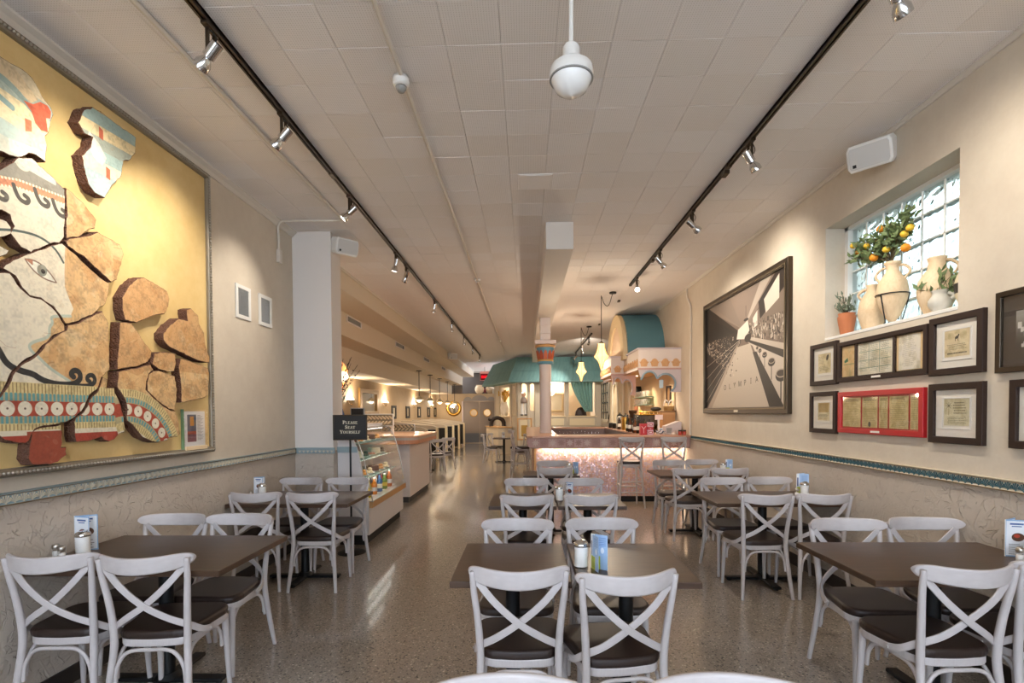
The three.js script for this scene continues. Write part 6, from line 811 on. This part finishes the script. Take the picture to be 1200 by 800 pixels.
  for (let s = 0; s < 3; s++) for (let i = 0; i < 6; i++) { const k = (s * 5 + i * 2) % 6, t2 = thing('pastry_plate', cake[k] + ' on the ' + ['lowest', 'middle', 'top'][s] + ' shelf of the pastry case, ' + ['nearest', 'second', 'third', 'fourth', 'fifth', 'farthest'][i] + ' from us', 'pastry', [sh[s][1] - 0.15, sh[s][0] + 0.0005, -6.1 - i * 0.25], 0, 'pastries in the pastry case'); part(t2, 'plate', lathe([[0, 0], [0.06, 0], [0.105, 0.012], [0.1, 0.015], [0.058, 0.005], [0, 0.005]], 22), M.white); const m = std(cc[k], 0.6); if (k < 2 || k === 5) part(t2, 'cake', lathe([[0, 0.005], [0.08, 0.005], [0.083, 0.012], [0.083, k === 5 ? 0.03 : 0.075], [0.076, k === 5 ? 0.036 : 0.083], [0, k === 5 ? 0.034 : 0.085]], 22), m); else for (let j = 0; j < 6; j++) part(t2, 'piece', new THREE.SphereGeometry(0.03, 10, 7).scale(1.1, 0.75, 0.9).translate(Math.cos(j * 1.05) * 0.05, 0.024 + (j === 5 ? 0.03 : 0), Math.sin(j * 1.05) * 0.05), m); }
}
{
  const t = thing('seating_sign', 'black sign on a slim black post reading PLEASE SEAT YOURSELF', 'sign', [-1.945, 0, -5.6]);
  part(t, 'post', cyl(0.011, 0.011, 1.25, 0, 0.01, 0, 12), M.black); part(t, 'base', lathe([[0, 0], [0.15, 0], [0.15, 0.008], [0.03, 0.022], [0.012, 0.03]], 28), M.black);
  part(t, 'frame', plate([[-0.19, 1.25], [0.19, 1.25], [0.19, 1.53], [-0.19, 1.53]], 0.022, 0.003, [[[-0.178, 1.262], [0.178, 1.262], [0.178, 1.518], [-0.178, 1.518]]]).translate(0, 0, -0.011), M.bronze);
  part(t, 'panel', quadUV(span(-0.18, 0.18, 1.26, 1.52, -0.005, 0.005), -0.18, 1.26, 0.36, 0.26), std(0xffffff, 0.5, { map: paint(512, 370, (g, w, h) => { g.fillStyle = '#1d1a19'; g.fillRect(0, 0, w, h); g.fillStyle = '#e9dfc4'; g.textAlign = 'center'; const row = (s, y) => { let x = 0; const f = (c, i) => (i === 0 ? 'bold 74px serif' : 'bold 58px serif'); let tot = 0; [...s].forEach((c, i) => { g.font = f(c, i); tot += g.measureText(c).width; }); x = w / 2 - tot / 2; g.textAlign = 'left'; [...s].forEach((c, i) => { g.font = f(c, i); g.fillText(c, x, y); x += g.measureText(c).width; }); }; row('PLEASE', 130); row('SEAT', 205); row('YOURSELF', 280); }) }), 'black panel lettered PLEASE SEAT YOURSELF');
}
{
  const t = thing('tiled_counter', 'pale counter with a rounded terracotta tile edge beyond the pastry case', 'counter'); const m = std(0xdbd0ca, 0.6);
  part(t, 'body', span(-2.0, -3.4, 0.1, 1.02, -8.72, -10.5, 0.006), m); part(t, 'kick', span(-2.03, -3.4, 0, 0.1, -8.75, -10.45), M.darkgrey);
  const o = (e) => [[-3.5, 8.55 - e], [-2.1 + e, 8.55 - e], ...arcPts(-2.1, 8.8, 0.25 + e, -90, 0, 8), [-1.85 + e, 10.4], ...arcPts(-2.1, 10.45, 0.25 + e, 0, 90, 8), [-3.5, 10.7 + e]];
  part(t, 'countertop', plate(o(0.01), 0.03, 0.006).rotateX(-PI / 2).translate(0, 1.125, 0), std(0xd0a07c, 0.3)); part(t, 'edge_tiles', plate(o(0), 0.07, 0.004).rotateX(-PI / 2).translate(0, 1.015, 0), std(0xc98a66, 0.4), 'terracotta tile edge'); part(t, 'edge_band', plate(o(0.002), 0.045, 0.002).rotateX(-PI / 2).translate(0, 1.082, 0), std(0xb9aa9c, 0.4));
}
for (const [x0, x1, y0, y1, z, l] of [[-3.0, -2.42, 1.30, 1.53, -9.3, 'carved leaf screen panel standing on the tiled counter, the higher one'], [-3.1, -2.38, 1.14, 1.31, -10.9, 'carved leaf screen panel behind the tiled counter, the lower one']]) {
  const t = thing('leaf_screen', l, 'screen', [0, 0, z]); part(t, 'frame', plate([[x0, y0], [x1, y0], [x1, y1], [x0, y1]], 0.05, 0.004, [[[x0 + 0.015, y0 + 0.015], [x1 - 0.015, y0 + 0.015], [x1 - 0.015, y1 - 0.015], [x0 + 0.015, y1 - 0.015]]]), M.white); part(t, 'backing', span(x0 + 0.01, x1 - 0.01, y0 + 0.01, y1 - 0.01, 0.01, 0.02), std(0x9a9079, 0.7));
  for (let i = 0; i < 16; i++) { const lf = part(t, 'carved_leaf', new THREE.SphereGeometry(0.05, 8, 6).scale(0.38, 1, 0.22), M.cream); lf.position.set(x0 + 0.05 + (x1 - x0 - 0.1) * (i / 15), (y0 + y1) / 2 + (i % 2 ? 0.045 : -0.045) * (y1 - y0) / 0.23, 0.035); lf.rotation.z = i % 2 ? 0.9 : -0.9; }
  part(t, 'post', [span(x0, x0 + 0.04, 1.15 > y0 ? 0 : 1.155, y0, 0.005, 0.045), span(x1 - 0.04, x1, 1.15 > y0 ? 0 : 1.155, y0, 0.005, 0.045)], M.white);
}
{ // on top of the pastry case
  const v = thing('flower_vase', 'blue vase of budding branches and pale flowers on the pastry case', 'vase', [-2.36, 1.401, -6.35]); part(v, 'vase', lathe([[0, 0], [0.05, 0], [0.075, 0.05], [0.085, 0.12], [0.06, 0.2], [0.045, 0.23], [0.055, 0.25], [0.045, 0.25], [0, 0.2]], 22), phys(0x24407c, 0.15, { clearcoat: 0.6 }), 'cobalt blue vase');
  const st = [], bm = std(0x4a3a30, 0.8); for (let i = 0; i < 20; i++) { const a = rnd(0, 6.3), l = rnd(0.35, 0.66), dx = Math.cos(a) * 0.12 + 0.14 * rnd(), dz = Math.sin(a) * 0.12; st.push(tube([[0, 0.2, 0], [dx * 0.4, 0.2 + l * 0.5, dz * 0.4], [dx * 1.2, 0.2 + l, dz * 1.2]], 0.0026, 8, 5)); for (let k = 3; k < 8; k++) { const f = k / 8; part(v, 'bud', ball(0.009, dx * 1.2 * f * f + dx * 0.2 * f * (1 - f), 0.2 + l * f, dz * 1.2 * f, 7), bm); } } part(v, 'stems', st, bm);
  for (let i = 0; i < 22; i++) { const a = rnd(6.3), r = rnd(0.02, 0.13); const m = part(v, i % 3 ? 'leaf' : 'flower', i % 3 ? leafGeo(0.09, 0.018) : new THREE.IcosahedronGeometry(0.026, 1), i % 3 ? M.leafGrey : [std(0xe8dcc0, 0.8), std(0xd9a441, 0.8)][i % 2]); m.position.set(Math.cos(a) * r, 0.25 + rnd(0.12), Math.sin(a) * r); m.rotation.set(rnd(2), rnd(6), rnd(2)); }
  const r = thing('register', 'small grey register with a card reader on the pastry case', 'register', [-2.38, 1.401, -7.05]); part(r, 'body', [box(0.26, 0.09, 0.22, 0, 0.045, 0, 0.01), box(0.2, 0.14, 0.03, 0.02, 0.15, -0.06, 0.006)], M.grey); part(r, 'screen', box(0.17, 0.11, 0.004, 0.02, 0.152, -0.042), M.blackMat); part(r, 'reader', box(0.06, 0.02, 0.1, 0.09, 0.1, 0.04, 0.004), M.blackMat);
  const cp = thing('brochure_stack', 'small tray of orange wrapped sweets beside the register', 'tray', [-2.34, 1.401, -6.75]); part(cp, 'tray', box(0.2, 0.02, 0.16, 0, 0.01, 0, 0.004), M.white); for (let i = 0; i < 8; i++) part(cp, 'sweet', ball(0.024, -0.07 + (i % 4) * 0.046, 0.042, -0.03 + Math.floor(i / 4) * 0.06, 9), M.orange);
  const gl = thing('glass_pendant', 'orange and white blown glass pendant glowing behind the pilaster', 'pendant lamp', [-2.66, 1.95, -7.2]); part(gl, 'shade', lathe([[0.02, -0.16], [0.05, -0.12], [0.07, -0.02], [0.115, 0.1], [0.125, 0.2], [0.09, 0.29], [0.05, 0.33], [0.02, 0.34]], 20), glow(new THREE.Color().setRGB(1, 0.42, 0.14), 1.4, 0xe8813a), 'orange glowing glass'); part(gl, 'glow_core', ball(0.095, 0.045, 0.12, 0.03, 16), glow(new THREE.Color().setRGB(1, 0.8, 0.55), 3)); part(gl, 'cord', cyl(0.006, 0.006, 1.0, 0, 0.34, 0, 8), M.blackMat); bulbLight(V(-2.5, 2.07, -7.2), 1.2, WARM, 4);
}
// ---------------------------------------------------------------- the booth bay
{
  const t = thing('wall_mirror', 'antique gold framed mirror on the bay wall', 'mirror', [-4.498, 0, 0], PI / 2); part(t, 'frame', plate([[13.6, 1.48], [15.35, 1.48], [15.35, 2.22], [13.6, 2.22]], 0.06, 0.012, [[[13.78, 1.6], [15.17, 1.6], [15.17, 2.1], [13.78, 2.1]]]), std(0x8a6a3a, 0.4, { metalness: 0.5 })); part(t, 'mirror_glass', span(13.77, 15.18, 1.59, 2.11, 0.01, 0.016), std(0xd8d8d4, 0.04, { metalness: 1 }));
  [[16.95, 17.55], [19.0, 19.6], [21.05, 21.65], [23.15, 23.75], [24.8, 25.4]].forEach(([a, b], i) => { const p = thing('hall_picture', 'narrow black framed picture on the bay wall, ' + ['first', 'second', 'third', 'fourth', 'fifth'][i] + ' after the gold mirror', 'framed picture', [-4.498, 0, 0], PI / 2, 'black framed pictures in the booth bay'); part(p, 'frame', plate([[a, 1.34], [b, 1.34], [b, 1.79], [a, 1.79]], 0.03, 0.004, [[[a + 0.13, 1.42], [b - 0.13, 1.42], [b - 0.13, 1.71], [a + 0.13, 1.71]]]), M.blackMat); part(p, 'print', span(a + 0.12, b - 0.12, 1.41, 1.72, 0.006, 0.01), std([0xb8ab94, 0x9a8a6f, 0xc2b59c, 0xa99b84, 0xb8a88a][i], 0.6)); });
  const sc = (z, l) => { const s = thing('wall_sconce', l, 'wall lamp', [-4.498, 1.88, z], PI / 2, 'sconces of the booth bay'); part(s, 'bowl', new THREE.SphereGeometry(0.17, 20, 8, 0, PI, PI / 2, PI / 2).scale(1, 0.6, 0.7), std(0xe2d3b8, 0.6, { side: THREE.DoubleSide })); part(s, 'finial', ball(0.018, 0, -0.11, 0.03, 10), M.brass); part(s, 'bulb', new THREE.SphereGeometry(0.035, 12, 8).translate(0, 0.0, 0.06), glow(WARM, 6), 'glowing bulb'); bulbLight(V(-4.43, 1.92, z), L_SCONCE, WARM, 3); };
  [[-13.0, 'half bowl sconce on the bay wall before the gold mirror'], [-16.2, 'half bowl sconce on the bay wall right after the gold mirror'], [-20.4, 'half bowl sconce in the middle of the bay wall'], [-24.2, 'half bowl sconce at the far end of the bay wall']].forEach(([z, l]) => sc(z, l));
  const pe = (z, l) => { const s = thing('bay_pendant', l, 'pendant lamp', [-3.42, 1.96, z], 0, 'small glass pendants of the booth bay'); part(s, 'bulb', new THREE.SphereGeometry(0.085, 16, 10), glow(new THREE.Color().setRGB(1, 0.80, 0.5), 4), 'glowing glass bulb'); part(s, 'shade', lathe([[0.03, 0.12], [0.07, 0.1], [0.15, 0.0], [0.152, -0.005], [0.06, 0.08], [0.025, 0.1]], 20), std(0xb9ad94, 0.4)); part(s, 'cord', cyl(0.011, 0.011, 0.8, 0, 0.12, 0, 8), M.blackMat); part(s, 'ceiling_plate', cyl(0.09, 0.09, 0.02, 0, 0.91, 0, 16), M.blackMat); bulbLight(V(-3.42, 1.96, z), L_BAY, WARM, 4); };
  [[-16.3, 'nearest'], [-18.2, 'second'], [-20.2, 'third'], [-22.2, 'fourth'], [-24.4, 'farthest']].forEach(([z, w]) => pe(z, 'small glass pendant over the booths, ' + w + ' of the row'));
  const rm = thing('round_mirror', 'round mirror with a wide gold frame on the end wall beside the swing doors', 'mirror', [-3.63, 1.74, -25.595]); part(rm, 'frame', new THREE.TorusGeometry(0.31, 0.075, 10, 32), M.brass); part(rm, 'mirror_glass', new THREE.CylinderGeometry(0.27, 0.27, 0.02, 28).rotateX(PI / 2), std(0xd8d8d4, 0.04, { metalness: 1 }));
  const bo = (z, l) => { const b = thing('booth', l, 'booth', [0, 0, z], 0, 'booths along the bay'); part(b, 'back_panel', span(-4.49, -2.9, 0.1, 1.0, -0.06, 0.06, 0.02), M.blackMat, 'black upholstered back'); part(b, 'seat', span(-4.49, -2.95, 0.12, 0.46, -0.6, -0.06, 0.03), M.vinyl); part(b, 'end_post', span(-2.9, -2.83, 0, 1.05, -0.09, 0.09, 0.012), M.cream, 'cream end post'); part(b, 'crest', plate([[-4.48, 1.0], [-2.83, 1.0], [-2.83, 1.06], [-3.0, 1.13], [-3.4, 1.17], [-3.9, 1.24], [-4.48, 1.27]], 0.1, 0.01).translate(0, 0, -0.05), std(0xc9bca8, 0.6)); };
  [[-14.6, 'nearest'], [-16.4, 'second'], [-18.25, 'third'], [-20.0, 'fourth'], [-21.7, 'fifth'], [-23.5, 'farthest']].forEach(([z, w]) => bo(z, 'black booth with a cream end post along the bay, ' + w + ' from us'));
}
{ // the kitchen behind the swing doors
  const k = thing('kitchen_lamp', 'lamp behind the swing doors, seen through the portholes', 'lamp', [-2.3, 2.0, -26.4]); part(k, 'bulb', new THREE.SphereGeometry(0.06, 14, 10), glow(WARM, 4)); part(k, 'cord', cyl(0.006, 0.006, 0.34, 0, 0.06, 0, 8), M.blackMat); bulbLight(V(-2.3, 2.0, -26.4), 3, WARM, 3);
}
{ // end wall: exit sign, pots
  const e = thing('exit_sign', 'glowing red EXIT sign hanging above the swing doors', 'sign', [-1.87, 3.19, -23.2]); part(e, 'housing', box(0.42, 0.42, 0.05, 0, 0, 0, 0.01), std(0xd8a8a0, 0.5)); part(e, 'panel', quadUV(span(-0.19, 0.19, -0.19, 0.1, 0.026, 0.03), -0.19, -0.19, 0.38, 0.29), new THREE.MeshStandardMaterial({ color: 0x200000, emissive: 0xffffff, emissiveIntensity: 3, emissiveMap: paint(128, 96, (g, w, h) => { g.fillStyle = '#3a0206'; g.fillRect(0, 0, w, h); g.fillStyle = '#ff1022'; g.font = 'bold 50px sans-serif'; g.textAlign = 'center'; g.fillText('EXIT', w / 2, 66); }) }), 'red glowing letters EXIT'); part(e, 'rod', cyl(0.015, 0.015, 0.21, 0, 0.2, 0, 8), M.grey);
  const l = new THREE.PointLight(0xff2018, 0.12, 0, 2); l.position.set(-1.87, 3.15, -23.1); l.name = 'sign_lamp'; scene.add(l);
  const pp = (x, l, m) => { const t = thing('ledge_pot', l, 'pot', [x, 2.471, -26.1]); part(t, 'body', lathe([[0, 0], [0.1, 0], [0.2, 0.12], [0.235, 0.26], [0.2, 0.38], [0.15, 0.42], [0.17, 0.45], [0.13, 0.45], [0, 0.38]], 24), m); part(t, 'rim', new THREE.TorusGeometry(0.16, 0.015, 8, 24).rotateX(PI / 2).translate(0, 0.445, 0), m); };
  pp(-2.38, 'big pale clay pot on the ledge above the swing doors, left one', M.clay); pp(-1.83, 'big pale clay pot on the ledge above the swing doors, right one', std(0xc8b296, 0.8));
  const d = thing('ledge_planter', 'pale speckled planter on the ledge right of the clay pots', 'planter', [-1.45, 2.471, -26.0]); part(d, 'body', box(0.5, 0.22, 0.3, 0, 0.11, 0, 0.03), std(0xb9b2a4, 0.7)); part(d, 'rim', box(0.54, 0.03, 0.34, 0, 0.225, 0, 0.01), std(0xb9b2a4, 0.7));
  const b = thing('wall_bell', 'small dark red alarm bell below the exit sign', 'bell', [-2.15, 2.68, -26.85]); part(b, 'dome', new THREE.SphereGeometry(0.12, 18, 8, 0, 2 * PI, 0, PI / 2).rotateX(PI / 2), std(0x6a1f1c, 0.4)); part(b, 'plate', box(0.2, 0.2, 0.03, 0, 0, -0.015), M.darkgrey);
}
// ---------------------------------------------------------------- round the booth room
const facet = (s, y, out) => { const c = Math.cos(FA), n = Math.sin(FA); return V(FX + s * c - out * n, y, ZB - s * n - out * c); };
{
  const p = facet(1.4, 1.4, 0.02), v = thing('wheat_vase', 'white vase of golden dried wheat in the window of the chamfered corner', 'vase', p.toArray()); part(v, 'vase', lathe([[0, 0], [0.09, 0], [0.15, 0.15], [0.17, 0.32], [0.13, 0.46], [0.1, 0.5], [0.12, 0.53], [0.09, 0.53], [0, 0.45]], 22), std(0xe8dccb, 0.5)); const st = [], sm = std(0xc99a2c, 0.8); for (let i = 0; i < 34; i++) { const a = rnd(6.3), r = rnd(0.03, 0.26), h = rnd(0.3, 0.46); st.push(tube([[0, 0.45, 0], [Math.cos(a) * r * 0.4, 0.5 + h * 0.6, Math.sin(a) * r * 0.4], [Math.cos(a) * r, 0.5 + h, Math.sin(a) * r]], 0.008, 6, 5)); st.push(new THREE.SphereGeometry(0.022, 6, 5).scale(1, 2.6, 1).translate(Math.cos(a) * r, 0.5 + h, Math.sin(a) * r)); } part(v, 'wheat', st, sm).userData.kind = 'stuff';
  const s = thing('bronze_sculpture', 'dark arched bronze sculpture on the cabinet before the chamfered corner', 'sculpture', facet(1.3, 1.01, 0.35).toArray(), 0.2); part(s, 'body', [new THREE.TorusGeometry(0.22, 0.075, 12, 24, PI).scale(1.1, 1, 1).translate(0, 0.1, 0), cyl(0.085, 0.075, 0.1, -0.24, 0, 0, 14), cyl(0.085, 0.075, 0.1, 0.24, 0, 0, 14)], std(0x2c211b, 0.35, { metalness: 0.4 })); part(s, 'head', ball(0.07, -0.3, 0.26, 0, 14), std(0x2c211b, 0.35, { metalness: 0.4 }));
  const c = thing('side_cabinet', 'cream side cabinet before the chamfered corner', 'cabinet', facet(1.2, 0, 0.35).toArray(), FA); part(c, 'body', box(1.5, 0.97, 0.5, 0, 0.485, 0, 0.01), std(0xc4b39a, 0.6)); part(c, 'top', box(1.56, 0.04, 0.56, 0, 0.99, 0, 0.008), M.oak); for (const x of [-0.37, 0.37]) part(c, 'door', box(0.66, 0.8, 0.02, x, 0.5, 0.255, 0.006), M.cream);
  const g = thing('framed_picture', 'cream framed panel with a gold picture on the booth room wall beside the column', 'framed picture', [-0.06, 0.95, ZB]); part(g, 'frame', plate([[-0.27, -0.42], [0.27, -0.42], [0.27, 0.38], [-0.27, 0.38]], 0.04, 0.006, [[[-0.22, -0.37], [0.22, -0.37], [0.22, 0.33], [-0.22, 0.33]]]), M.oak); part(g, 'mat_board', box(0.46, 0.72, 0.01, 0, -0.02, 0.012), M.cream); part(g, 'print', box(0.24, 0.4, 0.006, 0, -0.08, 0.02), std(0xb08a3c, 0.5));
  const k = thing('white_figurine', 'white standing figurine in the arched window left of the column', 'figurine', [-0.09, 1.421, ZB - 0.08]); part(k, 'legs', [cyl(0.07, 0.055, 0.42, -0.065, 0.03, 0, 14), cyl(0.07, 0.055, 0.42, 0.065, 0.03, 0, 14)], M.white); part(k, 'torso', lathe([[0, 0.44], [0.11, 0.44], [0.125, 0.52], [0.1, 0.62], [0.04, 0.68], [0, 0.68]], 18), std(0x9a8a82, 0.6)); part(k, 'head', ball(0.075, 0, 0.75, 0, 16), std(0xd8a98c, 0.6)); part(k, 'feet', [box(0.11, 0.04, 0.13, -0.07, 0.02, 0.03, 0.01), box(0.11, 0.04, 0.13, 0.07, 0.02, 0.03, 0.01)], M.blackMat);
  single('green_bottle', 'small dark green bottle against the booth room wall right of the framed panel', 'bottle', lathe([[0, 0], [0.05, 0], [0.05, 0.12], [0.02, 0.17], [0.02, 0.22], [0, 0.22]], 14).translate(0.46, 1.151, -13.4), phys(0x1f3d2a, 0.2));
  // curtain and what is behind the windows
  const cur = [], rows = 14, colsN = 40; const pos = [], idx = []; for (let i = 0; i <= rows; i++) for (let j = 0; j <= colsN; j++) { const u = j / colsN, v = i / rows, l = 1.62 + 0.52 * Math.pow(v, 1.4), r = 2.42, x = l + (r - l) * u; pos.push(x, 2.64 - v * 1.1, ZB - 0.2 + Math.sin(u * 40 + v) * 0.022); } for (let i = 0; i < rows; i++) for (let j = 0; j < colsN; j++) { const a = i * (colsN + 1) + j; idx.push(a, a + colsN + 1, a + 1, a + 1, a + colsN + 1, a + colsN + 2); } const cg = new THREE.BufferGeometry(); cg.setAttribute('position', new THREE.Float32BufferAttribute(pos, 3)); cg.setIndex(idx); cg.computeVertexNormals();
  single('curtain', 'sheer teal curtain drawn aside in the right booth room window', 'curtain', cg, phys(0x6f9a98, 0.9, { transmission: 0.35, thickness: 0, side: THREE.DoubleSide }));
  const ch = thing('round_armchair', 'dark brown rounded chair back seen through the right booth room window', 'chair', [2.05, 0, -19.3]); part(ch, 'back', lathe([[0, 1.72], [0.12, 1.68], [0.2, 1.55], [0.24, 1.3], [0.24, 0.5], [0, 0.5]], 20).scale(1, 1, 0.35), std(0x33201a, 0.5)); part(ch, 'legs', [cyl(0.02, 0.02, 0.5, -0.18, 0, 0, 8), cyl(0.02, 0.02, 0.5, 0.18, 0, 0, 8), cyl(0.02, 0.02, 0.5, -0.18, 0, 0.4, 8), cyl(0.02, 0.02, 0.5, 0.18, 0, 0.4, 8)], M.blackMat); part(ch, 'seat', box(0.46, 0.1, 0.5, 0, 0.52, 0.22, 0.03), std(0x33201a, 0.5));
  const pf = thing('framed_landscape', 'pale framed picture inside the booth room behind the left window', 'framed picture', [1.24, 1.95, -21.59]); part(pf, 'frame', plate([[-0.3, -0.38], [0.3, -0.38], [0.3, 0.38], [-0.3, 0.38]], 0.04, 0.006, [[[-0.25, -0.33], [0.25, -0.33], [0.25, 0.33], [-0.25, 0.33]]]), std(0xb59a6a, 0.5)); part(pf, 'print', box(0.52, 0.68, 0.006, 0, 0, 0.01), std(0xb0a48c, 0.7));
  const lp = thing('bowl_sconce', 'glowing white bowl lamp inside the booth room behind the left window', 'wall lamp', [1.0, 2.32, -21.35]); part(lp, 'bowl', lathe([[0.02, -0.12], [0.1, -0.1], [0.2, 0], [0.22, 0.06], [0.2, 0.06], [0.09, -0.08]], 22), glow(new THREE.Color().setRGB(1, 0.9, 0.72), 2.5)); part(lp, 'stem', box(0.03, 0.03, 0.28, 0, -0.08, -0.12, 0.005), M.brass); bulbLight(V(1.0, 2.42, -21.2), 11, HALO, 5); bulbLight(V(-0.3, 2.4, -20.6), 9, HALO, 5);
  const l2 = thing('bowl_sconce', 'glowing white bowl lamp on the booth room back wall behind the arched windows', 'wall lamp', [-0.3, 2.3, -21.4]); part(l2, 'bowl', lathe([[0.02, -0.12], [0.1, -0.1], [0.2, 0], [0.22, 0.06], [0.2, 0.06], [0.09, -0.08]], 22), glow(new THREE.Color().setRGB(1, 0.9, 0.72), 2.5)); part(l2, 'stem', box(0.03, 0.03, 0.2, 0, -0.08, -0.1, 0.005), M.brass);
}
renderer.render(scene, camera);
